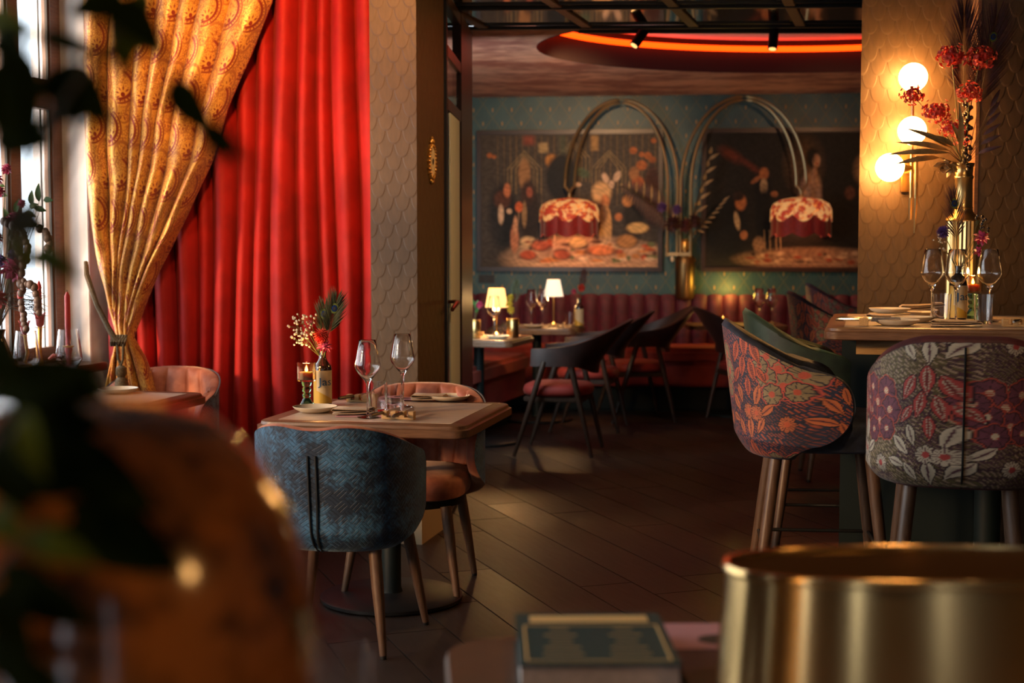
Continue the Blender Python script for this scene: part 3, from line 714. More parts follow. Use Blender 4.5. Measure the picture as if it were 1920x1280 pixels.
def shell(a, b_, zb, zt, th, n_, thb, tht, lean, drop, dip, nu, nv, dpow=2.4, bot=.80):
    """grids for a tub back: outer face and upholstered inner face with a padded rim. Faces +y."""
    def P(i, j, off=0.0):
        tf = thb + (tht - thb) * math.sin(PI / 2 * min(1, j / .58)) ** .9 - .42 * (1 - math.sqrt(max(0, 1 - (max(0, j - .58) / .42) ** 2)))
        t = i * tf
        zz = zt - drop * abs(i) ** dpow - dip * math.exp(-(i / .16) ** 2)
        z = zb + (zz - zb) * j
        k = bot + (1 - bot) * min(1, j / .16) ** .5 if j < .16 else 1.0
        A, Bq = a * k - off, b_ * k - off
        s, c_ = math.sin(t), math.cos(t)
        x = A * math.copysign(abs(s) ** (2 / n_), s); y = -Bq * math.copysign(abs(c_) ** (2 / n_), c_)
        y -= lean * (z - zb) / (zt - zb) * max(0, c_)
        return Vector((x, y, z)), (t * (a + b_) / 2 * .98, z)
    g0 = [[P(-1 + 2 * i / nu, j / nv) for i in range(nu + 1)] for j in range(nv + 1)]
    return g0, P
def tub(name_o, name_i, par, mo, mi, dims, nu=72, nv=36, col=None, channels=0):
    a, b_, zb, zt, th, n_, thb, tht, lean, drop, dip, dpw = dims; puff = .34 if zb > .5 else .16
    g0, P = shell(*dims[:11], nu, nv, dpw)
    b = B()
    for r_ in g0:
        for (p, uv) in r_: b.V.append(tuple(p)); b.U.append(uv)
    W_ = nu + 1
    for j in range(nv):
        for i in range(nu): b.F.append((j * W_ + i, j * W_ + i + 1, (j + 1) * W_ + i + 1, (j + 1) * W_ + i))
    cc = None
    if col is not None:
        U = np.array(b.U); cc = floral(U[:, 0] + (-.13 if col is PAL_NAVY else .14), U[:, 1] + (.05 if col is PAL_NAVY else .11), col)
    o = mk(name_o, b, mo, par, col=cc, ang=180)
    # inner face + rolled rim
    nu2, nv2 = 132, 20; bi = B()
    grid = []
    for j in range(nv2 + 1):
        for i in range(nu2 + 1):
            ii = -1 + 2 * i / nu2; jj = j / nv2
            e = min(1, min(1 - abs(ii), 1 - jj, jj + .15) / .07)      # padded towards the middle
            chn = 0.0
            if channels: chn = .020 * (1 - abs(math.sin(PI * channels * (ii + 1) / 2)) ** .35)
            p, uv = P(ii * .995, jj, th * (.55 + .45 * math.sqrt(max(0, e))) + chn * min(1, 3 * e) * -1.0 + .006)
            bi.V.append(tuple(p)); bi.U.append(uv)
    W2 = nu2 + 1
    for j in range(nv2):
        for i in range(nu2): bi.F.append((j * W2 + i, (j + 1) * W2 + i, (j + 1) * W2 + i + 1, j * W2 + i + 1))
    loop = [(i, 0) for i in range(nu2)] + [(nu2, j) for j in range(nv2)] + [(i, nv2) for i in range(nu2, 0, -1)] + [(0, j) for j in range(nv2, 0, -1)]
    o1 = len(bi.V)
    for (i, j) in loop:
        p, uv = P(-1 + 2 * i / nu2, j / nv2, th * .18); d = Vector((0, 0, 0))
        if j == nv2: d.z += 1
        if j == 0: d.z -= .3
        if i in (0, nu2): d += Vector((0, .7, .1))
        bi.V.append(tuple(p + d * th * puff)); bi.U.append(uv)
    o2 = len(bi.V)
    for (i, j) in loop:
        p, uv = P(-1 + 2 * i / nu2, j / nv2, -.001); bi.V.append(tuple(p)); bi.U.append(uv)
    n = len(loop)
    for k in range(n):
        k2 = (k + 1) % n; A = loop[k][1] * W2 + loop[k][0]; A2 = loop[k2][1] * W2 + loop[k2][0]
        bi.F.append((A, A2, o1 + k2, o1 + k)); bi.F.append((o1 + k, o1 + k2, o2 + k2, o2 + k))
    inn = mk(name_i, bi, mi, par, ang=180)
    return o, inn
def cushion(nm, mat, par, a, b_, z0, z1, n_=3.0, yo=0.0, crown=.02, nseg=48):
    b = B(); rows = [(.80, z0), (.97, z0 + .012), (1.0, z0 + (z1 - z0) * .45), (.985, z1 - .018), (.94, z1 - .004), (.85, z1 + crown * .35), (.5, z1 + crown), (.001, z1 + crown * 1.08)]
    for (k, z) in rows:
        for i in range(nseg):
            t = 2 * PI * i / nseg; s, c_ = math.sin(t), math.cos(t)
            b.V.append((a * k * math.copysign(abs(s) ** (2 / n_), s), yo + b_ * k * math.copysign(abs(c_) ** (2 / n_), c_), z)); b.U.append((b.V[-1][0], b.V[-1][1]))
    for j in range(len(rows) - 1):
        for i in range(nseg): b.F.append((j * nseg + i, j * nseg + (i + 1) % nseg, (j + 1) * nseg + (i + 1) % nseg, (j + 1) * nseg + i)[::-1])
    b.F.append(tuple(range(nseg)))
    return mk(nm, b, mat, par, ang=60)
def leg(par, top, foot, r0, r1, mat='leg', glide=True):
    f = Vector(foot); t = Vector(top)
    o = mk('leg', B().tube([t, t + (f - t) * .35, f + (t - f).normalized() * .012], [r0, r0 * .92 + r1 * .08, r1], 14), mat, par)
    if glide: mk('foot_glide', B().tube([f + (t - f).normalized() * .014, f], [r1 * .92, r1 * .85], 10), 'black', o)
    return o

# --- upholstered tub dining chairs
def tub_chair(name, label, loc, rz, mo, mi, seatmat, group, dip=.018):
    t = thing(name, label, 'chair', loc, rz, group)
    tub('outer_shell', 'channelled_backrest', t, mo, mi, (.288, .275, .365, .805, .050, 2.5, R(60), R(110), .035, .11, dip, 2.2), 72, 40, None, 11)
    cushion('seat', seatmat, t, .235, .245, .39, .485, 3.2, .045, .022)
    mk('seat_base', B().lathe([(.20, .355), (.215, .36), (.22, .392)], (0, .03, 0), 40, 1.0, 1.05), 'black', t)
    for sx in (-1, 1):
        leg(t, (sx * .175, .205, .37), (sx * .232, .255, 0), .022, .0125)
        leg(t, (sx * .165, -.145, .37), (sx * .215, -.205, 0), .022, .0125)
    return t
blue = tub_chair('tub_chair', 'blue velvet tub chair with its back to the camera at the set table', (-.600, 4.985, 0), R(-12.7), 'weave', 'salmon', 'salmon', 'velvet tub chairs at the dining tables')
zp = B(); zl = [(-.006, -.283), (.006, -.283)]
_, PP = shell(.288, .275, .365, .805, .050, 2.5, R(60), R(110), .035, .11, .018, 4, 4)
for off in (-.012, .012): zp.tube([tuple(PP(off, q / 12 * .80, -.0035)[0]) for q in range(13)], .0042, 6)
mk('back_seam', zp, 'socket', blue)
pink = tub_chair('tub_chair', 'salmon velvet tub chair facing the camera behind the set table', (-.403, 5.80, 0), R(180 - 9), 'weave', 'salmon', 'salmon', 'velvet tub chairs at the dining tables', 0.0)
_e = B().tube([tuple(PP(-1 + 2 * i / 60, 1.0, -.004)[0] + Vector((0, 0, .002))) for i in range(61)], .0035, 6)
mk('rim_piping', _e, 'piping', pink)
dup(pink, (-1.68, 6.62, 0), R(168), 'salmon velvet tub chair by the gold drape behind the left table')

# --- dining tables: framed top with a pale inlay on a round steel foot
def rrect(w_, d_, r, n=6):
    P = []
    for (cx, cy, a0) in ((w_ / 2 - r, d_ / 2 - r, 0), (-w_ / 2 + r, d_ / 2 - r, 90), (-w_ / 2 + r, -d_ / 2 + r, 180), (w_ / 2 - r, -d_ / 2 + r, 270)):
        for k in range(n + 1): a = R(a0 + 90 * k / n); P.append((cx + r * math.cos(a), cy + r * math.sin(a)))
    return P
def slab(rings):
    b = B(); n = len(rings[0][0])
    for (pts, z) in rings:
        for p in pts: b.V.append((p[0], p[1], z)); b.U.append(p)
    for j in range(len(rings) - 1):
        for i in range(n): b.F.append((j * n + i, j * n + (i + 1) % n, (j + 1) * n + (i + 1) % n, (j + 1) * n + i))
    b.F.append(tuple(range(n - 1, -1, -1))); b.F.append(tuple((len(rings) - 1) * n + i for i in range(n)))
    return b
def dining_table(name, label, loc, rz, w_, d_, h_, disc=True, group=None, foot=.29):
    t = thing(name, label, 'table', loc, rz, group)
    rr = lambda k: rrect(w_ - 2 * k, d_ - 2 * k, .06)
    mk('table_top', slab([(rr(.004), h_ - .048), (rr(0), h_ - .044), (rr(0), h_ - .018), (rr(.010), h_ - .014), (rr(.012), h_ - .004), (rr(.016), h_ - .001)]), 'walnut', t, ang=35)
    mk('inlay', B().box((0, 0, h_ - .0015), (w_ - .15, d_ - .15, .003)), 'inlay', t, smooth=False)
    if disc:
        mk('column', B().lathe([(.045, .03), (.038, .05), (.038, h_ - .06), (.12, h_ - .05)], (0, 0, 0), 20), 'blackteal', t)
        mk('foot_plate', B().lathe([(foot - .01, 0.002), (foot, .006), (foot, .018), (foot - .012, .024), (.05, .032)], (0, 0, 0), 56), 'black', t)
    return t
mt = dining_table('dining_table', 'square walnut-edged table set for two in front of the red curtain', (-.478, 5.566, 0), R(-12.3), .82, .82, .75, foot=.282)
lt_ = dining_table('dining_table', 'walnut-edged table at the left half hidden behind the dark lampshade', (-1.80, 6.02, 0), R(-12.3), .78, .72, .75)
ta = dining_table('dining_table', 'walnut table with a lit pleated lamp beside the door post in the far room', (-.235, 10.05, 0), R(-15), .66, .68, .75)
tb_ = dining_table('dining_table', 'walnut table with white pleated lamp nearest the burgundy banquette', (.20, 11.36, 0), R(-10), .72, .62, .75)
bt = dining_table('bar_table', 'high walnut bar table laid with glasses and plates by the right pillar', (2.10, 5.76, 0), R(-14), 1.60, 1.18, 1.09, False)
mk('panel_leg', B().box((-.44, -.02, .515), (.60, .10, 1.03)), 'blackteal', bt, bevel=.004, smooth=False)
mk('panel_leg', B().box((.46, -.02, .515), (.30, .10, 1.03)), 'blackteal', bt, bevel=.004, smooth=False)
mk('column', B().lathe([(.14, .0), (.14, .015), (.05, .03), (.05, 1.03)], (-.17, -.28, 0), 24), 'blackteal', bt)
mk('apron', B().box((0, 0, 1.012), (1.36, .95, .06)), 'oak', bt, smooth=False)

# --- bar stools
def bar_stool(label, loc, rz, pal, inner, seatm, group='floral bar stools along the high table', bar=True):
    t = thing('bar_stool', label, 'stool', loc, rz, group)
    hi = pal is not None
    tub('outer_shell', 'padded_backrest', t, 'floral' if hi else 'dkgreen', inner, (.295, .27, .640, 1.115, .060, 3.0, R(74), R(108), .06, .16, .010, 1.7), 260 if hi else 60, 190 if hi else 30, pal)
    cushion('seat', seatm, t, .245, .255, .655, .775, 3.0, .05, .02)
    for sx in (-1, 1):
        leg(t, (sx * .165, .20, .66), (sx * .225, .275, 0), .023, .0165)
        leg(t, (sx * .150, -.13, .66), (sx * .215, -.215, 0), .023, .0165)
    q = .30
    def at(sx, sy): 
        a, b_ = (Vector((sx * .165, .20, .66)), Vector((sx * .225, .275, 0))) if sy > 0 else (Vector((sx * .150, -.13, .66)), Vector((sx * .215, -.215, 0)))
        return a + (b_ - a) * (1 - q / .66)
    fb = B()
    for (p, r_) in (((-1, 1), (1, 1)), ((1, 1), (1, -1)), ((1, -1), (-1, -1)), ((-1, -1), (-1, 1))): fb.tube([at(*p), at(*r_)], .007, 8)
    mk('footrest', fb, 'black', t)
    return t
st1 = bar_stool('bar stool with navy and orange floral back, side-on at the table corner', (1.11, 5.26, 0), R(-97), PAL_NAVY, 'navy', 'navy')
st2 = bar_stool('bar stool with plum and white floral back turned to the camera at right', (1.468, 4.64, 0), R(-15), PAL_PLUM, 'maroon', 'maroon')
zb_ = B(); _, PS = shell(.295, .27, .640, 1.115, .060, 3.0, R(74), R(108), .06, .16, .010, 4, 4)
zb_.tube([tuple(PS(.0, q / 14 * .97, -.003)[0]) for q in range(15)], .0035, 6)
mk('back_seam', zb_, 'black', st2)
st3 = bar_stool('bar stool with bottle-green velvet back just behind the navy floral stool', (1.335, 6.16, 0), R(-95), None, 'dkgreen', 'navy')
st4 = dup(st1, (1.99, 8.55, 0), R(-95), 'second navy floral bar stool, half hidden by the right pillar')
st5 = dup(st1, (2.44, 10.2, 0), R(-95), 'farthest floral bar stool, only its dark rim shows beside the right pillar')

# --- wooden armchairs with red seats in the far room
def arm_chair(label, loc, rz, group='curved-back chairs in the far room'):
    t = thing('armchair', label, 'chair', loc, rz, group)
    cushion('seat', 'redseat', t, .235, .23, .40, .475, 3.0, 0, .015)
    mk('seat_frame', B().box((0, 0, .385), (.42, .40, .035)), 'darkleg', t, bevel=.006, smooth=False)
    b = B(); nu, nv = 40, 6; W_ = nu + 1; rows = []
    for side in (0, 1):
        for j in range(nv + 1):
            for i in range(nu + 1):
                ii = -1 + 2 * i / nu; tt = ii * R(118); s, c_ = math.sin(tt), math.cos(tt)
                hgt = .06 + .13 * math.exp(-(ii / .42) ** 2); zc = .665 + .075 * math.exp(-(ii / .5) ** 2)
                z = zc - hgt + 2 * hgt * (j / nv) * .95; off = 0 if side == 0 else .03
                b.V.append(((.275 - off) * math.copysign(abs(s) ** .8, s), -(.27 - off) * math.copysign(abs(c_) ** .8, c_) - .05 * (z - .6) - .75 * max(0, c_) * max(0, z - .62), z)); b.U.append((tt * .27, z))
    N = W_ * (nv + 1)
    for j in range(nv):
        for i in range(nu):
            b.F.append((j * W_ + i, j * W_ + i + 1, (j + 1) * W_ + i + 1, (j + 1) * W_ + i)); b.F.append(tuple(N + k for k in (j * W_ + i, (j + 1) * W_ + i, (j + 1) * W_ + i + 1, j * W_ + i + 1)))
    for i in range(nu):
        b.F.append((i, N + i, N + i + 1, i + 1)); q = nv * W_; b.F.append((q + i, q + i + 1, N + q + i + 1, N + q + i))
    for j in range(nv):
        b.F.append((j * W_, (j + 1) * W_, N + (j + 1) * W_, N + j * W_)); q = nu; b.F.append((j * W_ + q, N + j * W_ + q, N + (j + 1) * W_ + q, (j + 1) * W_ + q))
    U = np.array(b.U)
    mk('curved_back', b, 'darkback', t, ang=50)
    for sx in (-1, 1):
        leg(t, (sx * .262, .05, .64), (sx * .275, .255, 0), .020, .012, 'darkleg', False)
        leg(t, (sx * .235, -.12, .62), (sx * .245, -.265, 0), .020, .012, 'darkleg', False)
    return t
ac = arm_chair('dark wooden armchair with red seat nearest in the far room', (.315, 9.52, 0), R(78))
dup(ac, (.58, 10.72, 0), R(78), 'dark wooden armchair with red seat, middle of the row of three')
dup(ac, (.98, 11.30, 0), R(100), 'dark wooden armchair with red seat closest to the banquette')
dup(ac, (1.90, 11.25, 0), R(-70), 'dark wooden armchair with red seat seen left of the navy floral stool')

# --- channel-tufted banquette along the back wall and a red bench along the side
bq = thing('banquette', 'long burgundy velvet banquette with channelled back below the paintings', 'banquette', (0, 0, 0))
ba = math.atan(-.115)
fx = lambda X, d: (X + d * .114, BW(X) - d)
def along(nm, X0, X1, d0, d1, z0, z1, mat, par, bevel=.02):
    L = (X1 - X0) / math.cos(ba); Xm = (X0 + X1) / 2; dm = (d0 + d1) / 2; c_ = fx(Xm, dm)
    return mk(nm, B().box((0, 0, 0), (L, abs(d1 - d0), z1 - z0)), mat, par, bevel=bevel, loc=(c_[0], c_[1], (z0 + z1) / 2), rot=(0, 0, ba))
along('back_board', -.5, 4.1, .0, .14, .25, .93, 'burgundy', bq)
along('seat_cushion', -.45, 4.1, .12, .72, .40, .545, 'redseat', bq, .04)
along('seat_front', -.45, 4.1, .16, .70, .22, .41, 'redseat', bq)
along('plinth', -.45, 4.1, .10, .60, .0, .24, 'blackteal', bq)
chb = B(); cw = .135
for i in range(9):
    for j in range(9):
        a = PI * i / 8; k = j / 8; z = .50 + .475 * k; rr = .055 * (1 - .75 * max(0, (k - .80) / .2) ** 2)
        chb.V.append((-cw / 2 * math.cos(a), -rr * math.sin(a) ** .8, z - (.02 * (1 - math.sin(a)) if j == 8 else 0))); chb.U.append((chb.V[-1][0], z))
for i in range(8):
    for j in range(8): chb.F.append((i * 9 + j, (i + 1) * 9 + j, (i + 1) * 9 + j + 1, i * 9 + j + 1))
chb.F.append(tuple(i * 9 + 8 for i in range(9)))
c0 = None
for i in range(33):
    X = -.40 + i * cw * .993; c_ = fx(X, .135)
    if c0 is None: c0 = mk('channel', chb, 'burgundy', bq, ang=70); o = c0
    else: o = c0.copy(); COL.objects.link(o)
    o.location = (c_[0], c_[1], 0); o.rotation_euler = (0, 0, ba)
sb = thing('bench', 'brick-red velvet side bench running behind the far tables', 'bench', (-.50, 10.05, 0), R(-16))
mk('seat_cushion', B().box((0.02, 0, .475), (.52, 2.7, .14)), 'redseat', sb, bevel=.03)
mk('seat_front', B().box((0.0, 0, .31), (.50, 2.66, .20)), 'redseat', sb, bevel=.01)
mk('plinth', B().box((-.06, 0, .11), (.40, 2.6, .22)), 'blackteal', sb, smooth=False)

# ================================================================== TABLEWARE
def lathe_obj(name, prof, mat, par=None, n=28, **k): return mk(name, B().lathe(prof, (0, 0, 0), n), mat, par, ang=50, **k)
WG = [(.0005, .0), (.040, .0005), (.041, .002), (.020, .005), (.006, .010), (.0042, .03), (.0042, .112), (.007, .128), (.013, .140), (.028, .158), (.0435, .178), (.0480, .189), (.0490, .197), (.0475, .207), (.0400, .250), (.0320, .293), (.0312, .2935), (.0391, .250), (.0465, .207), (.0478, .197), (.0468, .189), (.042, .179), (.026, .160), (.010, .143), (.0005, .140)]
TU = [(.0005, 0), (.033, .0), (.0345, .003), (.036, .05), (.0385, .115), (.0375, .1152), (.0345, .05), (.0325, .012), (.0005, .010)]
SN = [(.0005, .0), (.040, .0005), (.041, .002), (.008, .008), (.005, .03), (.005, .09), (.012, .11), (.036, .135), (.054, .165), (.055, .178), (.047, .25), (.041, .295), (.0398, .295), (.0455, .25), (.0535, .178), (.0525, .166), (.034, .137), (.0005, .118)]
def ware(name, label, cat, prof, mat, loc, group, n=28):
    o = lathe_obj(name, prof, mat, None, n, loc=loc); return tag(o, label, cat, group)
def copy1(o, loc, label, rz=0.0):
    c_ = o.copy(); COL.objects.link(c_); c_.location = loc; c_.rotation_euler = (0, 0, rz); c_['label'] = label; return c_
Z = .7515
w1 = ware('wine_glass', 'tall empty wine glass nearer the middle of the set table', 'wine glass', WG, 'glass', (-.545, 5.345, Z), 'wine glasses')
copy1(w1, (-.440, 5.700, Z), 'tall empty wine glass toward the back of the set table, against the left pillar')
w3 = copy1(w1, (1.742, 5.90, 1.0915), 'left wine glass of the three on the high bar table')
copy1(w1, (1.806, 5.78, 1.0915), 'middle wine glass of the three on the high bar table')
copy1(w1, (1.925, 5.74, 1.0915), 'right wine glass of the three on the high bar table')
w6 = copy1(w1, (-.125, 9.93, Z), 'wine glass beside the lit amber lamp on the far table'); copy1(w1, (.155, 11.32, Z), 'wine glass left of the white pleated lamp in the far room')
copy1(w1, (.245, 11.42, Z), 'wine glass just left of the white lamp pole in the far room')
t1 = ware('tumbler', 'ribbed water tumbler behind the left wine glass on the set table', 'tumbler', TU, 'glass', (-.528, 5.545, Z), 'water tumblers')
copy1(t1, (-.455, 5.475, Z), 'ribbed water tumbler right beside the cutlery block on the set table')
copy1(t1, (1.722, 5.70, 1.0915), 'left water tumbler on the high bar table')
copy1(t1, (1.868, 5.63, 1.0915), 'right water tumbler on the high bar table')
copy1(t1, (-.035, 10.12, Z), 'small tumbler behind the vase of yellow flowers'); copy1(t1, (.455, 11.30, Z), 'small tumbler beside the gold-labelled bottle in the far room')
s1 = ware('snifter', 'left balloon glass among the candles by the window', 'wine glass', SN, 'glass', (-2.02, 5.90, Z), 'balloon glasses by the window')
copy1(s1, (-1.875, 6.00, Z), 'right balloon glass in front of the tall red candle by the window')

PLT = [(.0005, .0), (.048, .0), (.060, .003), (.078, .012), (.087, .0215), (.0855, .0225), (.077, .0145), (.060, .007), (.0005, .006)]
p1 = ware('plate', 'cream side plate at the front left of the set table', 'plate', PLT, 'ceramic', (-.770, 5.530, Z), 'cream side plates', 40)
copy1(p1, (-.262, 5.935, Z), 'cream side plate at the back right of the set table')
copy1(p1, (-1.735, 6.235, Z), 'cream side plate on the left table by the drape')
copy1(p1, (1.490, 5.50, 1.0915), 'front cream plate on the high bar table')
copy1(p1, (1.62, 5.74, 1.0915), 'second cream plate back on the high bar table')
copy1(p1, (1.60, 6.02, 1.0915), 'lower plate of the rear stack on the bar table')
copy1(p1, (1.60, 6.02, 1.113), 'upper plate of the rear stack on the bar table')
copy1(p1, (1.78, 6.17, 1.0915), 'cream plate under the folded napkin beside the right pillar')
copy1(p1, (-.10, 9.86, Z), 'cream plate at the front of the far amber-lamp table'); copy1(p1, (.17, 11.14, Z), 'cream plate on the far table in front of the white lamp')
copy1(p1, (.50, 11.46, Z), 'cream plate at the right end of the far table')

def napkin(label, loc, rz, L=.16, Wd=.09, group='folded beige napkins', tilt=0.0):
    path = [(0.0, .004), (L * .6, .003), (L, .006), (L + .006, .010), (L, .014), (L * .5, .012), (.012, .013), (.002, .018), (.010, .024), (L * .4, .021), (L * .93, .0185)]
    b = B(); th = .0017; n = len(path)
    for side in (1, -1):
        for k, (x, z) in enumerate(path):
            a = Vector(path[min(k + 1, n - 1)]) - Vector(path[max(k - 1, 0)]); nn = Vector((-a.y, a.x)).normalized() * th * side
            for q, y in enumerate((-Wd / 2, 0, Wd / 2)):
                sk = .02 * (k / n) * (q - 1)
                b.V.append((x + nn.x + sk * .6 + .004 * q, y * (1 - .25 * k / n) + .012 * math.sin(k * .5), z + nn.y + .002 + tilt * x)); b.U.append((x, y))
    N = 3 * n
    for k in range(n - 1):
        for q in range(2):
            i = k * 3 + q; b.F.append((i, i + 1, i + 4, i + 3)); b.F.append((N + i, N + i + 3, N + i + 4, N + i + 1))
        i = k * 3; b.F.append((i, i + 3, N + i + 3, N + i)); i += 2; b.F.append((i, N + i, N + i + 3, i + 3))
    b.F += [(0, N, N + 1, 1), (1, N + 1, N + 2, 2)]; i = (n - 1) * 3; b.F += [(i, i + 1, N + i + 1, N + i), (i + 1, i + 2, N + i + 2, N + i + 1)]
    o = mk('napkin', b, 'linen', None, loc=loc, rot=(0, 0, rz), ang=60); return tag(o, label, 'napkin', group)
napkin('folded beige napkin beside the front plate on the set table', (-.690, 5.425, Z + .003), R(8), .15, .10)
napkin('folded beige napkin beside the back plate on the set table', (-.425, 5.915, Z + .003), R(12), .15, .10)
napkin('folded beige napkin in front of the bottle on the bar table', (1.60, 5.445, 1.0915), R(-6), .19, .10)
napkin('beige napkin draped over the rear plate on the bar table', (1.67, 6.15, 1.115), R(4), .20, .10, tilt=.06)
napkin('beige napkin on the left bar-table stack beside the cutlery', (1.47, 5.90, 1.0915), R(-10), .12, .10)
def menu(label, loc, rz, sx, sy, th=.0022):
    t = thing('menu', label, 'menu', loc, rz, 'pink menus')
    mk('sheet', B().box((0, 0, th / 2), (sx, sy, th)), 'pinkpaper', t, smooth=False)
    mk('printed_oval', B().lathe([(.001, 0), (.030, 0), (.030, .0004)], (0, 0, th), 28, 1.35, .62), 'ink', t, smooth=False)
    return t
menu('pink menu under the front napkin on the set table', (-.565, 5.415, .7515), R(-6), .20, .12)
menu('pink menu behind the water tumblers on the set table', (-.465, 6.00, .7515), R(-10), .18, .09)

def cutlery_block(label, loc, rz, n=4, group='wooden cutlery blocks'):
    t = thing('cutlery_block', label, 'cutlery rest', loc, rz, group)
    b = B().box((0, 0, .004), (.125, .034, .008))
    for k in range(n): b.box((-.052 + .104 * k / (n - 1), 0, .019), (.021, .034, .022))
    mk('block', b, 'oak', t, bevel=.0015, smooth=False)
    return t
def cutlery(label, loc, rz, handle='darkleg', group='steak knives in the blocks', rx=0.0):
    t = thing('knife', label, 'knife', loc, rz, group); t.rotation_euler = (rx, 0, rz)
    mk('handle', B().tube([(0, -.115, 0), (0, -.10, .001), (0, -.03, .001), (0, 0, 0)], [.005, .0075, .0065, .006], 8), handle, t)
    mk('bolster', B().tube([(0, 0, 0), (0, .018, 0)], [.0068, .006], 8), 'steel', t)
    mk('blade', B().box((0, .075, .0), (.0018, .115, .014), 0, .9), 'steel', t, smooth=False)
    return t
cutlery_block('cutlery block at the front edge of the set table', (-.425, 5.30, Z), R(-12))
cutlery('knife lying in the left slot of the set-table block', (-.478, 5.315, .7745), R(-22)); cutlery('knife lying in the right slot of the set-table block', (-.408, 5.30, .7745), R(-14))
cutlery_block('cutlery block half hidden behind the wine glass stem on the set table', (-.625, 5.885, Z), R(-12))
cutlery('knife lying in the rear cutlery block of the set table', (-.652, 5.895, .7745), R(-30))
cutlery_block('wood cutlery block at the left corner of the bar table', (1.365, 5.51, 1.0915), R(76), 4)
for k in range(3):
    cutlery('knife %s in the block at the bar table corner' % ('lowest', 'in the middle', 'uppermost')[k] if k != 1 else 'middle knife in the block at the bar table corner', (1.365 + .010 * k, 5.475 + .035 * k, 1.1145), R(-96), 'steel', 'metal knives on the bar table')
cutlery_block('wood cutlery block at the right edge of the bar table', (1.93, 5.40, 1.0915), R(-10))
cutlery('knife in the right-hand block of the bar table', (1.945, 5.415, 1.1145), R(-35), 'steel', 'metal knives on the bar table')
cutlery_block('cutlery block left of the amber lamp in the far room', (-.265, 10.16, Z), R(-10)); cutlery_block('cutlery block right of the white lamp in the far room', (.345, 11.14, Z), R(-10))

def text_mesh(txt, size, ext=.0004):
    cu = bpy.data.curves.new('lettering', 'FONT'); cu.body = txt; cu.size = size; cu.extrude = ext; cu.resolution_u = 3; cu.align_x = 'CENTER'
    o = bpy.data.objects.new('lettering', cu); COL.objects.link(o)
    bpy.context.view_layer.update(); me = bpy.data.meshes.new_from_object(o.evaluated_get(bpy.context.evaluated_depsgraph_get()))
    V = [tuple(v.co) for v in me.vertices]; F = [tuple(p.vertices) for p in me.polygons]
    bpy.data.objects.remove(o); bpy.data.curves.remove(cu); return V, F
JT = text_mesh('Jas', .052)
def label_bottle(label, loc, rz, letters=True, group='dark bottles used as vases'):
    t = thing('bottle_vase', label, 'bottle', loc, rz, group); r = .0365
    lathe_obj('bottle', [(.0005, .0), (.034, .0), (r, .003), (r, .150), (.034, .162), (.020, .180), (.0145, .192), (.0140, .212), (.0165, .214), (.0165, .222), (.0125, .222), (.0120, .20), (.0005, .199)], 'bottle', t, 28)
    def wrap(f0, f1, z0, z1, rr, sl=0.0, n=18):
        b = B()
        for k in range(n + 1):
            a = R(-90) + f0 + (f1 - f0) * k / n; zt_ = z1 - sl * abs(k / n - .25)
            for rad in (rr, rr - .0005): b.V += [(rad * math.cos(a), rad * math.sin(a), z0), (rad * math.cos(a), rad * math.sin(a), zt_)]; b.U += [(k / n, 0), (k / n, 1)]
        for k in range(n):
            i = 4 * k; b.F += [(i, i + 4, i + 5, i + 1), (i + 2, i + 3, i + 7, i + 6), (i + 1, i + 5, i + 7, i + 3), (i, i + 2, i + 6, i + 4)]
        return b
    mk('paper_label', wrap(R(-85), R(85), .008, .142, r + .0009), 'label', t, ang=80)
    mk('gold_label_corner', wrap(R(-85), R(70), .009, .062, r + .0015, .055), 'labelgold', t, ang=80)
    mk('side_label', wrap(R(-85), R(-48), .009, .141, r + .0016), 'labelgold', t, ang=80)
    if letters:
        b = B(); V = []
        for (x, y, z) in JT[0]:
            a = R(-90) + R(12) + x / r; rr = r + .0019 + z * .6; V.append((rr * math.cos(a), rr * math.sin(a), .082 + y * .86))
        b.add(V, JT[1]); mk('printed_letters', b, 'blueink', t, smooth=False)
    return t
label_bottle('dark bottle with cream label holding flowers on the set table', (-.772, 5.775, Z), R(14))
label_bottle('cream-labelled bottle behind the glasses on the bar table', (1.860, 5.93, 1.0915), R(4))
label_bottle('gold-labelled bottle with red flowers on the far table', (.535, 11.30, Z), R(-20), False)

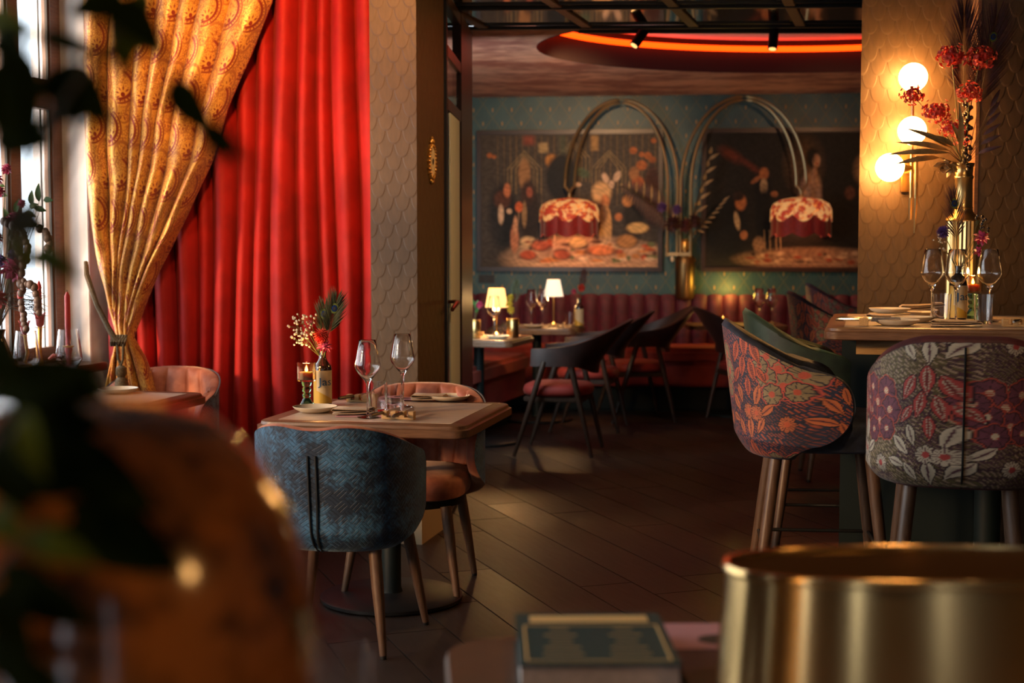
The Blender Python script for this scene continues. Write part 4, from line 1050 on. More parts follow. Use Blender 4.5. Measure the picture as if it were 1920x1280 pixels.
def feather(label, root, tip, eye=True, mat='feather', group='peacock feathers', wd=.075, nb=70, two=False):
    a = Vector(root); b_ = Vector(tip); t = thing('peacock_feather', label, 'feather', a, 0, group); d = b_ - a; L = d.length; u = d.normalized()
    side = u.cross(Vector((0, 1, 0))).normalized(); g = random.Random(int(abs(a.x * 1000 + b_.z * 100)))
    mk('shaft', B().tube([(0, 0, 0), tuple(d * .5), tuple(d * .93)], [.002, .0015, .0008], 6), 'stem', t)
    b = B()
    for k in range(nb):
        q = .42 + .56 * k / nb; s = -1 if k % 2 else 1
        p = d * q; ln = wd * (.55 + .65 * math.sin(PI * min(1, (q - .35) / .6))) * g.uniform(.8, 1.2)
        e = p + (side * s * ln * .75 * (1.25 - q) + u * ln * (.55 + .6 * q) + Vector((0, g.uniform(-.02, .02), 0)))
        b.leaf(p, e, .0034, (0, -1, 0), .05, .0003, 3)
    mk('barbs', b, mat, t, kind='stuff')
    if eye:
        c_ = d * .86 + Vector((0, -.006, 0))
        for nm, rr, mt_, off in (('eye_ring', .017, 'fring', 0), ('eye_spot', .011, 'feye', -.003), ('eye_centre', .006, 'ink', -.006)):
            bb = B(); 
            for k in range(20):
                an = 2 * PI * k / 20; q_ = c_ + side * (math.cos(an) * rr) + u * (math.sin(an) * rr * 1.25) + Vector((0, off, 0)); bb.V.append(tuple(q_)); bb.U.append((0, 0))
            for k in range(20): bb.V.append(tuple(Vector(bb.V[k]) + Vector((0, -.0018, 0)))); bb.U.append((0, 0))
            bb.F = [tuple(range(20)), tuple(range(39, 19, -1))] + [(k, 20 + k, 20 + (k + 1) % 20, (k + 1) % 20) for k in range(20)]
            mk(nm, bb, mt_, t, smooth=False)
    return t
def flower(name, label, root, head, mat, r=.03, npet=60, group=None, cat='flower', flat=0.0, pw=.5):
    a = Vector(root); h = Vector(head); t = thing(name, label, cat, a, 0, group); d = h - a; g = random.Random(int(abs(h.x * 997 + h.z * 131)))
    mk('stem', B().tube([(0, 0, 0), tuple(d * .5 + Vector((.004, 0, .004))), tuple(d)], .0018, 6), 'gstem', t)
    b = B().ball(tuple(d), r * .35, 8, 6)
    for k in range(npet):
        z = 1 - 2 * (k + .5) / npet * (1 - .25 * flat); ph = k * 2.39996; q = math.sqrt(max(0, 1 - z * z)); v = Vector((q * math.cos(ph), q * math.sin(ph), z * (1 - flat)))
        v = Matrix.Rotation(R(35), 3, 'X') @ v
        b.leaf(d + v * r * .2, d + v * r * g.uniform(.85, 1.1), r * pw, v.cross(Vector((.3, .5, .8))).normalized().cross(v), .12, .0004, 3)
    mk('petals', b, mat, t, kind='stuff'); return t
def sprig(name, label, root, heads, mat, rb=.0045, group=None, stemm='gstem', cat='flower', per=6, spread=.02):
    a = Vector(root); t = thing(name, label, cat, a, 0, group); bs_ = B(); bb = B(); g = random.Random(int(abs(a.x * 733)) + len(heads))
    for h in heads:
        d = Vector(h) - a; m = d * .55 + Vector((0, 0, .01)); bs_.tube([(0, 0, 0), tuple(m), tuple(d)], [.0016, .0012, .0008], 5)
        for k in range(per):
            e = d + Vector((g.uniform(-1, 1), g.uniform(-1, 1), g.uniform(-.7, 1))) * spread
            bs_.tube([tuple(m + (d - m) * g.uniform(.5, .9)), tuple(e)], .0006, 4); bb.ball(tuple(e), rb * g.uniform(.7, 1.2), 7, 5)
    mk('stems', bs_, stemm, t); o = mk('buds', bb, mat, t); o['kind'] = 'stuff'; return t
n0 = (-.772, 5.775, .945)
feather('peacock feather with a blue eye in the bottle on the set table', n0, (-.712, 5.77, 1.178), True, 'feather', wd=.085, nb=90)
feather('second peacock feather behind, with a dark eye, in the set-table bottle', (-.775, 5.78, .945), (-.765, 5.80, 1.150), True, 'feather', wd=.07, nb=70)
flower('dahlia', 'crimson pompom flower in the bottle on the set table', (-.770, 5.768, .945), (-.768, 5.715, 1.035), 'redpetal', .034, 130, None, pw=.28)
flower('orchid', 'small magenta bloom high in the set-table bouquet', (-.775, 5.775, .945), (-.815, 5.76, 1.083), 'pinkpetal', .016, 14)
flower('aster', 'drooping magenta flower under the crimson pompom on the set table', (-.766, 5.765, .945), (-.752, 5.70, .992), 'pinkpetal', .038, 22, None, pw=.3, flat=.5)
sprig('dried_flower_sprig', 'sprig of small cream dried buds in the set-table bottle', (-.778, 5.775, .945), [(-.885, 5.77, 1.085), (-.855, 5.74, 1.10), (-.86, 5.76, 1.05), (-.845, 5.72, 1.035), (-.87, 5.73, 1.015), (-.82, 5.74, 1.06), (-.815, 5.72, 1.10), (-.83, 5.70, 1.01)], 'cream', .0052, per=8, spread=.024)
# votive candle on a turned green glass stem
def candle_holder(label, loc, group='candle stands with amber cups'):
    t = thing('candle_holder', label, 'candle holder', loc, 0, group)
    lathe_obj('glass_stem', [(.0005, 0), (.036, 0), (.034, .006), (.020, .028), (.013, .040), (.017, .046), (.019, .052), (.012, .060), (.018, .068), (.020, .076), (.012, .084), (.018, .090), (.021, .098), (.020, .106), (.0005, .107)], 'green', t, 28)
    lathe_obj('amber_cup', [(.0005, .1075), (.036, .1075), (.038, .111), (.0375, .182), (.0355, .182), (.0355, .116), (.0005, .114)], 'amber', t, 32)
    return t
def tealight(label, loc, r=.026, h=.032, group='lit tea lights', power=1.2):
    t = thing('tea_light', label, 'candle', loc, 0, group)
    lathe_obj('wax', [(.0005, 0), (r, 0), (r, h), (r - .002, h), (r - .003, h - .004), (.0005, h - .004)], 'wax', t, 24)
    lathe_obj('flame', [(.0005, h), (.006, h + .004), (.0065, h + .008), (.003, h + .018), (.0005, h + .024)], 'flame', t, 10)
    light('candle_glow', 'POINT', (loc[0], loc[1], loc[2] + h + .05), power, (1, .5, .16), shadow_soft_size=.02)
    return t
candle_holder('green glass candle stand with amber cup at the left of the set table', (-.822, 5.665, Z)); tealight('lit tea light in the amber cup on the set table', (-.822, 5.665, Z + .1145))
def votive(label, loc, group='low amber votive glasses'):
    t = ware('votive_glass', label, 'candle holder', [(.0005, 0), (.034, 0), (.037, .004), (.037, .075), (.035, .075), (.035, .008), (.0005, .007)], 'amber', loc, group); return t
candle_holder('green glass candle stand with amber cup behind the bar table bottle', (1.950, 6.02, 1.0915)); tealight('lit tea light behind the glasses on the bar table', (1.950, 6.02, 1.206), power=1.5)
feather('dark peacock feather leaning over the bar table bottle', (1.862, 5.93, 1.29), (1.835, 5.95, 1.62), True, 'dkfeather', wd=.08, nb=70)
flower('orchid', 'bright pink bloom at the right of the bar table bottle', (1.866, 5.935, 1.29), (1.945, 5.91, 1.43), 'pinkpetal', .034, 26, None, pw=.5)
flower('orchid', 'lower pink bloom right of the bar table bottle', (1.863, 5.92, 1.29), (1.928, 5.89, 1.375), 'pinkpetal', .024, 20, None, pw=.5)
flower('dahlia', 'dull plum pompom above the left bar wine glass', (1.860, 5.93, 1.29), (1.790, 5.92, 1.455), 'purple', .03, 80, None, pw=.3)
sprig('dried_flower_sprig', 'sprig of cream buds above the left bar glass', (1.858, 5.93, 1.29), [(1.77, 5.93, 1.425), (1.785, 5.92, 1.40), (1.80, 5.90, 1.37)], 'cream', .004, per=6)
sprig('berry_sprig', 'sprig of dark round berries right of the brass vase', (1.868, 5.935, 1.29), [(1.955, 5.93, 1.49), (1.965, 5.93, 1.46), (1.945, 5.94, 1.51)], 'darkbead', .006, per=5)
# tall brass vase on the bar table with its bouquet
vz = thing('vase', 'tall ribbed brass vase with a slim neck against the right pillar', 'vase', (2.010, 6.36, 1.0915), 0)
b = B(); n = 48; prof = [(.066, 0), (.070, .004), (.070, .415)]
for (r, z) in prof:
    for i in range(n): q = r * (1 if i % 2 else .93); b.V.append((q * math.cos(2 * PI * i / n), q * math.sin(2 * PI * i / n), z)); b.U.append((0, 0))
for j in range(2):
    for i in range(n): b.F.append((j * n + i, j * n + (i + 1) % n, (j + 1) * n + (i + 1) % n, (j + 1) * n + i))
b.F.append(tuple(range(n - 1, -1, -1)))
mk('ribbed_body', b, 'brass', vz, smooth=False)
lathe_obj('neck', [(.074, .415), (.078, .420), (.072, .430), (.046, .452), (.042, .462), (.040, .470), (.043, .474), (.040, .480), (.038, .60), (.042, .606), (.042, .614), (.038, .62), (.040, .655), (.044, .662), (.044, .672), (.036, .672), (.032, .60), (.0005, .59)], 'brass', vz, 32)
vt = Vector((2.010, 6.36, 1.755))
def cluster(label, head, r, k=12):
    a = vt + Vector((rnd.uniform(-.015, .015), rnd.uniform(-.01, .01), 0)); h = Vector(head); t = thing('dried_hydrangea', label, 'flower', a, 0, 'red flower clusters in the brass vase'); d = h - a
    mk('stem', B().tube([(0, 0, 0), tuple(d * .5 + Vector((0, 0, .02))), tuple(d)], [.003, .0025, .002], 6), 'gstem', t)
    b = B()
    for q in range(k * 8):
        v = Vector((rnd.gauss(0, 1), rnd.gauss(0, 1), rnd.gauss(0, 1))).normalized(); c_ = d + Vector((v.x * 1.25, v.y * .7, v.z * .9)) * r * rnd.uniform(.3, 1.15)
        w_ = v.orthogonal().normalized()
        for p in range(4):
            e = Matrix.Rotation(PI / 2 * p, 3, v) @ w_; b.leaf(c_, c_ + e * r * .24 + v * r * .10, r * .22, v, .15, .0004, 3)
    mk('petals', b, 'redpetal', t, kind='stuff'); return t
cluster('red flower cluster at the top left of the vase bouquet', (1.925, 6.30, 2.225), .055); cluster('red flower cluster at the top of the bouquet by the trim', (2.045, 6.28, 2.215), .055)
cluster('red flower cluster half way up beside the upper globe', (1.995, 6.26, 2.065), .045); cluster('red flower cluster left, between upper and middle globes', (1.752, 6.28, 2.055), .042)
cluster('long red cluster just right of the middle globe', (1.855, 6.26, 1.985), .05); cluster('red flower cluster low on the right of the middle globe', (1.925, 6.26, 1.905), .045)
cluster('small red cluster nearest the vase rim', (1.965, 6.26, 1.85), .025, 4)
feather('dark red peacock feather pointing up at the ceiling', vt, (1.985, 6.33, 2.42), False, 'dkfeather', wd=.17, nb=150); feather('dark peacock feather fanning out right above the vase', vt + Vector((.01, 0, 0)), (2.12, 6.30, 2.40), True, 'dkfeather', wd=.17, nb=150)
def leafy(label, root, tips, mat, wd, group, nrm=(0, -1, .3), name='leaf_spray', cat='leaf spray'):
    a = Vector(root); t = thing(name, label, cat, a, 0, group); bs_ = B()
    for (p, q) in tips:
        bs_.tube([(0, 0, 0), tuple(Vector(p) - a)], [.0022, .001], 5)
        mk('leaf', B().leaf(Vector(p) - a, Vector(q) - a, wd, nrm, .1, .0006, 6), mat, t)
    mk('stems', bs_, 'stem', t); return t
leafy('spray of long bronze leaves crossing in front of the globes', vt, [((1.90, 6.22, 1.80), (1.62, 6.20, 1.79)), ((1.90, 6.22, 1.81), (1.665, 6.21, 1.845)), ((1.91, 6.22, 1.82), (1.70, 6.20, 1.905)), ((1.92, 6.22, 1.83), (1.80, 6.20, 1.875)), ((1.86, 6.22, 1.78), (1.655, 6.19, 1.75)), ((1.95, 6.24, 1.80), (1.93, 6.20, 2.02)), ((1.96, 6.24, 1.82), (1.905, 6.22, 1.93))], 'driedleaf', .026, 'leaf sprays in the brass vase')
leafy('dark palm-like spray right of the vase neck', vt, [((2.04 + .01 * k, 6.27, 1.80 + .04 * k), (2.13, 6.22 + .01 * k, 1.83 + .05 * k)) for k in range(6)], 'dkfeather', .02, 'leaf sprays in the brass vase')
flower('dried_poppy', 'large cream dried bloom at the left of the vase rim', vt, (1.905, 6.27, 1.735), 'driedleaf', .055, 16, None, pw=.9, flat=.5)
bd = thing('bead_strand', 'twisted strand of dark shiny beads hanging in the vase bouquet', 'strand', vt); b0 = None
for k in range(46):
    p = (.012 * math.sin(k * 1.1) - .004 * (k % 3), -.045 - .012 * math.cos(k * 1.1), -.02 + .0075 * k)
    if b0 is None: b0 = o = mk('bead', B().ball((0, 0, 0), .0105, 8, 6), 'darkbead', bd)
    else: o = b0.copy(); COL.objects.link(o)
    o.location = p
# sconce
sc_ = thing('wall_sconce', 'brass wall sconce with three glowing globes on the right pillar', 'lamp', (1.812, 6.60, .015))
mk('back_plate', B().box((0, -.012, 1.72), (.045, .024, .18)), 'brass', sc_, bevel=.004, smooth=False)
mk('rod', B().tube([(0, -.11, 1.60), (0, -.11, 2.10)], .0075, 10), 'brass', sc_); mk('rod', B().tube([(.022, -.105, 1.60), (.022, -.105, 1.79)], .010, 10), 'brass', sc_)
mk('drop_rod', B().tube([(-.004, -.11, 1.60), (-.002, -.11, 1.50)], [.010, .006], 8), 'brass', sc_); mk('drop_rod', B().tube([(.022, -.105, 1.60), (.020, -.105, 1.44)], [.010, .004], 8), 'brass', sc_)
mk('bracket', B().tube([(0, -.02, 1.72), (0, -.11, 1.72)], .009, 8), 'brass', sc_)
mk('cup', B().lathe([(.012, 0), (.030, .008), (.030, .012), (.010, .012)], (0, -.11, 2.072), 18), 'brass', sc_); mk('cup', B().tube([(0, -.11, 1.735), (-.038, -.11, 1.737)], [.010, .024], 14), 'brass', sc_)
for (x, z) in ((0, 2.142), (0, 1.902), (-.098, 1.737)): mk('globe', B().ball((x, -.11, z), .0635, 28, 18), 'globe', sc_, ang=180)
# gilded medallion plaque on the pillar side
mp = thing('medallion', 'small gilded oval plaque with a black emblem on the left pillar', 'plaque', (-.3915, 6.825, 1.797), math.atan2(.44, .105))
def disc(rx, rz, th, y0, n=40, wav=0.0, k=0):
    b = B()
    for y in (y0, y0 - th):
        for i in range(n): a = 2 * PI * i / n; q = 1 + wav * math.cos(k * a); b.V.append((rx * q * math.cos(a), y, rz * q * math.sin(a))); b.U.append((0, 0))
    b.F = [tuple(range(n)), tuple(range(2 * n - 1, n - 1, -1))] + [(i, n + i, n + (i + 1) % n, (i + 1) % n) for i in range(n)]
    return b
fb = disc(.058, .088, .012, 0, 72, .05, 18)
for i in range(26): a = 2 * PI * i / 26; fb.ball((.050 * math.cos(a), -.014, .078 * math.sin(a)), .0085, 8, 6)
for (x, z, r) in ((0, .098, .014), (-.016, .092, .010), (.016, .092, .010), (0, .112, .009), (0, -.096, .011), (-.014, -.09, .008), (.014, -.09, .008)): fb.ball((x, -.010, z), r, 8, 6)
mk('gilt_frame', fb, 'gold', mp); mk('plate', disc(.040, .066, .003, -.012), 'label', mp, smooth=False)
eb = B().add(*(lambda q: (q.V, q.F))(disc(.010, .013, .002, -.0155, 16))).add([(-.004, -.0165, -.02), (.010, -.0165, -.004), (.016, -.0165, .006), (.004, -.0165, .018), (-.008, -.0165, .012)], [(0, 1, 2, 3, 4)])
mk('emblem', eb, 'ink', mp, smooth=False)

# ================================================================== FAR ROOM
def canvas(nu, nv, W_, H_, paint):
    b = B(); x = np.linspace(0, 1, nu + 1); y = np.linspace(0, 1, nv + 1); X, Y = np.meshgrid(x, y)
    V = np.stack([(X.ravel() - .5) * W_, np.zeros(X.size), (.5 - Y.ravel()) * H_], 1)
    b.V = [tuple(v) for v in V]; b.U = [(a, c_) for a, c_ in zip(X.ravel(), Y.ravel())]; w1_ = nu + 1
    for j in range(nv):
        for i in range(nu): b.F.append((j * w1_ + i, (j + 1) * w1_ + i, (j + 1) * w1_ + i + 1, j * w1_ + i + 1))
    return b, paint(X.ravel(), Y.ravel())
class Paint:
    def __init__(s, x, y, bgc): s.x, s.y = x, y; s.P = np.zeros((len(x), 3)); s.P[:] = bgc; s.g = np.random.RandomState(3)
    def mix(s, m, c_): m = np.clip(m, 0, 1)[:, None]; s.P = s.P * (1 - m) + np.array(c_) * m
    def e(s, cx, cy, rx, ry, c_, a=1.0, soft=.35, rot=0.0):
        dx, dy = (s.x - cx), (s.y - cy); cs, sn = math.cos(rot), math.sin(rot); k = 1.38
        u = (dx * k * cs + dy * sn) / (rx * k * 1.16); v = (-dx * k * sn + dy * cs) / (ry * 1.16)
        s.mix(a * np.clip((1 - np.sqrt(u * u + v * v)) / soft, 0, 1), c_)
    def r(s, x0, x1, y0, y1, c_, a=1.0, soft=.012):
        m = np.clip((s.x - x0) / soft, 0, 1) * np.clip((x1 - s.x) / soft, 0, 1) * np.clip((s.y - y0) / soft, 0, 1) * np.clip((y1 - s.y) / soft, 0, 1); s.mix(a * m, c_)
    def line(s, x0, y0, x1, y1, w_, c_, a=1.0):
        dx, dy = x1 - x0, y1 - y0; L = dx * dx + dy * dy; t = np.clip(((s.x - x0) * dx + (s.y - y0) * dy) / L, 0, 1)
        d = np.hypot((s.x - x0 - t * dx) * 1.38, s.y - y0 - t * dy); s.mix(a * np.clip((w_ - d) / w_ * 2, 0, 1), c_)
    def out(s):
        t = 1 + .25 * np.sin(s.x * 61 + 7 * np.sin(s.y * 23)) * np.sin(s.y * 47 + 5 * np.sin(s.x * 31)); return np.clip(s.P * t[:, None] * 1.35, 0, 1)
def dinner_scene(x, y):
    p = Paint(x, y, (.045, .036, .030)); og, cr, gd_, rd, bk, wt = (.34, .10, .028), (.46, .27, .15), (.16, .10, .045), (.22, .035, .018), (.008, .008, .010), (.55, .38, .26)
    for k in range(26):
        xx = .10 + .035 * k; p.line(xx, .02, xx + .004 * math.sin(k), .45 + .1 * math.sin(k * 2.1), .004, gd_, .7)
    for (cx, cy) in ((.25, .24), (.72, .24), (.52, .16)):
        for q in range(3): 
            d = .05 + .022 * q; p.line(cx - d, cy + .02, cx, cy - .07 - .02 * q, .004, (.24, .17, .08)); p.line(cx, cy - .07 - .02 * q, cx + d, cy + .02, .004, (.24, .17, .08)); p.line(cx - d, cy + .02, cx - d, cy + .2, .004, (.2, .14, .06)); p.line(cx + d, cy + .02, cx + d, cy + .2, .004, (.2, .14, .06))
    p.r(.23, .32, .0, .10, (.22, .05, .03), .8, .03); p.r(.61, .67, .01, .14, (.36, .20, .07), .8, .02); p.r(.32, .39, .06, .15, (.40, .28, .13), .8, .02); p.r(.43, .50, .0, .2, (.06, .07, .045), .8, .03)
    p.e(.25, .30, .035, .12, (.30, .15, .06), .8); p.e(.40, .20, .035, .05, (.40, .17, .04), .9, .4, .6); p.e(.57, .29, .05, .035, (.06, .09, .05), .9, .4, .4)
    p.e(.46, .33, .085, .17, bk, 1, .2); p.e(.55, .38, .018, .017, wt)
    for (cx, cy, r_) in ((.055, .16, .016), (.08, .17, .012), (.855, .13, .022), (.90, .16, .016), (.935, .17, .022), (.90, .24, .03), (.965, .06, .016), (.96, .20, .02)): p.e(cx, cy, r_, r_ * 1.25, og, .9)
    # seated diners: dark coats, warm faces
    p.e(.13, .62, .085, .26, bk); p.e(.125, .49, .05, .07, (.07, .025, .015)); p.e(.153, .42, .020, .055, (.42, .14, .06)); p.e(.118, .60, .017, .075, wt); p.e(.165, .575, .016, .02, wt)
    p.e(.28, .60, .062, .24, (.020, .012, .010)); p.e(.27, .44, .04, .09, (.035, .016, .012)); p.e(.278, .435, .018, .04, (.26, .07, .04)); p.e(.25, .60, .015, .10, (.34, .20, .09), .7)
    p.e(.68, .44, .055, .085, (.55, .33, .15)); p.e(.70, .50, .026, .05, (.46, .17, .06)); p.e(.70, .70, .035, .16, (.50, .27, .10), .95, .15); p.e(.665, .60, .05, .10, (.06, .02, .015), .8)
    p.e(.70, .33, .018, .040, wt, .9, .3, -.5); p.e(.765, .32, .018, .045, wt, .9, .3, .5); p.e(.735, .38, .016, .03, wt, .9)
    p.e(.86, .60, .06, .20, (.012, .010, .010)); p.e(.88, .37, .035, .05, (.34, .09, .03)); p.e(.825, .50, .032, .045, (.50, .21, .07)); p.e(.775, .62, .022, .03, (.40, .14, .05)); p.e(.86, .30, .03, .05, (.30, .13, .05), .8); p.e(.96, .45, .05, .22, (.045, .014, .012))
    p.e(.22, .545, .022, .04, (.50, .10, .03)); p.line(.22, .58, .215, .66, .005, cr, .6)
    # laid table
    p.e(.60, .93, .44, .16, (.46, .28, .17), 1, .3); p.r(.24, 1.0, .86, 1.0, (.26, .15, .10), .5, .04)
    p.e(.27, .80, .045, .038, (.58, .38, .20)); p.e(.195, .78, .024, .11, (.44, .17, .09)); p.e(.20, .68, .013, .07, (.5, .25, .14))
    g = np.random.RandomState(11)
    for k in range(60):
        cx = .26 + .72 * g.rand(); cy = .80 + .15 * g.rand(); col = [(.52, .33, .18), (.36, .06, .02), (.10, .12, .05), (.60, .44, .30), (.42, .17, .05), (.05, .02, .015)][g.randint(6)]
        p.e(cx, cy, .012 + .03 * g.rand(), .008 + .016 * g.rand(), col, .9, .5)
    for (cx, cy, rx, ry, c_) in ((.34, .83, .05, .04, (.40, .10, .05)), (.27, .90, .045, .035, (.42, .08, .035)), (.46, .90, .045, .033, (.38, .10, .05)), (.55, .81, .05, .038, (.46, .33, .16)), (.68, .865, .075, .04, (.50, .16, .06)), (.82, .80, .055, .05, (.36, .17, .06)), (.88, .70, .06, .04, (.52, .33, .13)), (.37, .95, .035, .02, (.45, .15, .05))):
        p.e(cx, cy + .012, rx * 1.25, ry * .9, (.055, .03, .022), .9); p.e(cx, cy, rx, ry, c_)
    p.line(.42, .76, .415, .86, .008, wt, .7); p.line(.29, .97, .70, .96, .012, (.55, .36, .22), .8); p.e(.03, .75, .10, .30, (.045, .040, .040), .6, .9)
    return p.out()
def cabaret_scene(x, y):
    p = Paint(x, y, (.010, .008, .007)); bk = (.004, .004, .005)
    p.e(.56, .24, .115, .22, (.14, .075, .032), .9, .9); p.e(.15, .17, .09, .05, (.13, .025, .012), .8, .8, .5); p.e(.27, .26, .10, .03, (.11, .02, .010), .8, .8, .6)
    p.e(.33, .42, .05, .15, bk); p.e(.335, .305, .028, .045, (.30, .10, .035)); p.e(.335, .40, .022, .06, (.34, .22, .12)); p.e(.29, .35, .035, .018, (.28, .10, .04), .9, .4, -.6); p.e(.395, .455, .022, .022, (.26, .10, .04)); p.e(.34, .62, .055, .22, bk)
    p.e(.60, .42, .060, .13, (.40, .24, .14)); p.e(.595, .50, .068, .12, (.24, .17, .13), .9); p.e(.61, .19, .040, .075, (.010, .006, .005)); p.e(.630, .215, .022, .05, (.46, .25, .14)); p.e(.622, .30, .014, .05, (.38, .20, .11)); p.line(.52, .50, .57, .44, .018, (.36, .21, .12))
    p.e(.615, .20, .008, .03, bk, .6); p.e(.633, .235, .006, .006, (.3, .03, .02))
    p.e(.925, .27, .085, .13, (.16, .085, .04), 1, .3, .5); p.e(.915, .29, .055, .085, (.30, .17, .08), 1, .6, .5); p.e(.955, .24, .035, .08, (.06, .03, .015), .9)
    p.e(.12, .70, .13, .24, bk); p.e(.205, .515, .032, .06, (.32, .11, .04)); p.e(.19, .47, .035, .035, (.02, .01, .008)); p.e(.185, .65, .016, .07, (.34, .23, .13), .9, .4, -.2); p.e(.225, .755, .022, .035, (.24, .09, .04))
    p.e(.93, .56, .07, .16, bk); p.e(.90, .44, .03, .05, (.18, .06, .025)); p.e(.895, .52, .015, .03, (.36, .22, .11)); p.e(.99, .53, .025, .05, (.26, .09, .035)); p.e(.82, .45, .03, .05, (.10, .035, .018))
    p.e(.62, .93, .42, .085, (.17, .095, .055), 1, .3)
    g = np.random.RandomState(5)
    for k in range(46):
        cx = .26 + .70 * g.rand(); cy = .88 + .08 * g.rand(); col = [(.26, .15, .08), (.18, .03, .012), (.34, .22, .13), (.03, .015, .01)][g.randint(4)]
        p.e(cx, cy, .012 + .022 * g.rand(), .008 + .012 * g.rand(), col, .9, .5)
    for cx in (.34, .37, .405, .43): p.line(cx, .72, cx + .006, .86, .006, (.30, .19, .10), .7)
    p.e(.31, .82, .035, .055, (.24, .13, .07), .8); p.line(.27, .96, .8, .97, .008, (.26, .16, .10), .7)
    return p.out()
def picture(label, X0, X1, z0, z1, paint, nm='painting'):
    Xm = (X0 + X1) / 2; Wd = (X1 - X0) / math.cos(ba); H_ = z1 - z0; c_ = fx(Xm, .03); t = thing(nm, label, 'painting', (c_[0], c_[1], (z0 + z1) / 2), ba)
    b, cc = canvas(300, 220, Wd - .06, H_ - .06, paint); mk('canvas', b, 'print', t, col=cc, smooth=False, loc=(0, -.012, 0))
    f_ = B()
    for s_ in (-1, 1): f_.box((0, -.004, s_ * (H_ / 2 - .02)), (Wd, .06, .04)); f_.box((s_ * (Wd / 2 - .02), -.004, 0), (.04, .0598, H_ - .08))
    mk('frame', f_, 'darkframe', t, bevel=.006, smooth=False); return t
picture('large framed print of a warm-lit dinner party, left of the arch lamps', -.315, 1.315, 1.165, 2.405, dinner_scene)
picture('large dark framed print with a woman in a pale dress, right of the arch lamps', 1.645, 3.20, 1.165, 2.405, cabaret_scene)
so = thing('power_socket', 'black double socket on the teal wall under the left painting', 'socket', fx(-.225, 0) + (1.098,), ba)
mk('cover', B().box((0, -.007, 0), (.145, .014, .075)), 'socket', so, bevel=.003, smooth=False)
for x in (-.037, .037): mk('outlet', B().lathe([(.022, 0), (.022, .004), (.016, .004), (.016, .001), (.0005, .001)], (0, 0, 0), 18), 'ink', so, loc=(x, -.0135, 0), rot=(R(90), 0, 0))
# arch lamps with fringed silk shades
def arch_lamp(label, xi, xo, ytop, loc, flip=1):
    t = thing('arch_lamp', label, 'lamp', loc, ba, 'brass arch lamps between the paintings'); w_ = (xo - xi)
    for k, (o, dy) in enumerate(((0, 0), (-.085, -.03))):
        x0, x1 = 0 + (.0 if k == 0 else .085), w_ - (0 if k == 0 else .085); cx = (x0 + x1) / 2; rx = (x1 - x0) / 2; ry = ytop - 1.90 + o * .35
        pts = [(x0 * flip, dy, 1.30), (x0 * flip, dy, 1.60)] + [((cx - rx * math.cos(a)) * flip, dy, 1.90 + ry * math.sin(a)) for a in [PI * q / 36 for q in range(37)]]
        xe = w_ - .042; pts += [((x1 + (xe - x1) * q) * flip, dy, 1.90 - .06 * q ** 2) for q in (.3, .6, .85, 1.0)]
        mk('arch_tube', B().tube(pts, .0125, 8), 'archbrass', t)
    mk('wall_bracket', B().box((.042 * flip, .04, 1.32), (.11, .16, .03)), 'archbrass', t, bevel=.004)
    mk('end_knob', B().lathe([(.008, -.05), (.016, -.03), (.012, -.005)], (.042 * flip, -.02, 1.305), 12), 'ceramic', t)
    mk('lamp_socket', B().lathe([(.014, 1.795), (.018, 1.80), (.018, 1.85)], ((w_ - .042) * flip, -.015, 0), 12), 'archbrass', t)
    c_ = ((w_ - .042) * flip, -.015, 0); n = 64
    def lob(prof, mat, nm, edge=0.0, solid=True):
        b = B()
        for side in (0, 1):
            for j, (r, z) in enumerate(prof):
                for i in range(n):
                    a = 2 * PI * i / n + .2; l_ = abs(math.cos(a * 4)) ; q = (r - .004 * side) * (.90 + .10 * l_ ** .7); zz = z - (edge * l_ ** 1.2 if j == 0 else 0)
                    b.V.append((c_[0] + q * math.cos(a), c_[1] + q * math.sin(a), zz)); b.U.append((a, z))
        m = len(prof); N = m * n
        for j in range(m - 1):
            for i in range(n):
                q = (j * n + i, j * n + (i + 1) % n, (j + 1) * n + (i + 1) % n, (j + 1) * n + i); b.F.append(q); b.F.append(tuple(N + k for k in q[::-1]))
        for i in range(n): b.F.append((i, N + i, N + (i + 1) % n, (i + 1) % n))
        return mk(nm, b, mat, t)
    lob([(.262, 1.655), (.258, 1.70), (.235, 1.75), (.17, 1.785), (.08, 1.80), (.012, 1.805)], 'silkshade', 'shade', .06)
    lob([(.255, 1.50), (.253, 1.56), (.250, 1.67)], 'fringe', 'fringe', .035)
    p = Matrix.Rotation(ba, 4, 'Z') @ Vector(c_); light('arch_lamp_bulb', 'POINT', (loc[0] + p.x, loc[1] + p.y, 1.66), 3.0, (1, .5, .2), shadow_soft_size=.05)
    return t
arch_lamp('left brass arch lamp with red fringed shade over the dinner painting', 0, .975, 2.645, (1.425, BW(1.38) - .20, 0), -1)
arch_lamp('right brass arch lamp with red fringed shade over the dark painting', 0, 1.06, 2.66, (1.452, BW(1.47) - .20, 0), 1)
# vase with dried flowers behind the banquette
vs = thing('vase', 'tall dark bronze vase of dried stems standing between the paintings', 'vase', (1.495, 12.315, .93))
mk('vase_body', B().lathe([(.07, 0), (.082, .02), (.085, .30), (.080, .36), (.045, .40), (.036, .42), (.036, .50), (.045, .52), (.042, .52), (.032, .49), (.0005, .48)], (0, 0, 0), 28), 'farvase', vs)
mk('gold_band', B().lathe([(.0365, .43), (.040, .44), (.040, .495), (.0365, .50)], (0, 0, 0), 24), 'gold', vs)
vr = Vector((1.495, 12.315, 1.42))
pf = thing('palm_leaf', 'dark dried palm frond leaning left in front of the dinner painting', 'palm', vr); b = B(); b2 = B()
spine = [Vector((-.04 - .52 * q, -.10 * q, .12 + .50 * q - .14 * q * q)) for q in [k / 24 for k in range(25)]]
b2.tube([(0, 0, 0), (-.02, 0, .06)] + [tuple(s_) for s_ in spine], .004, 6)
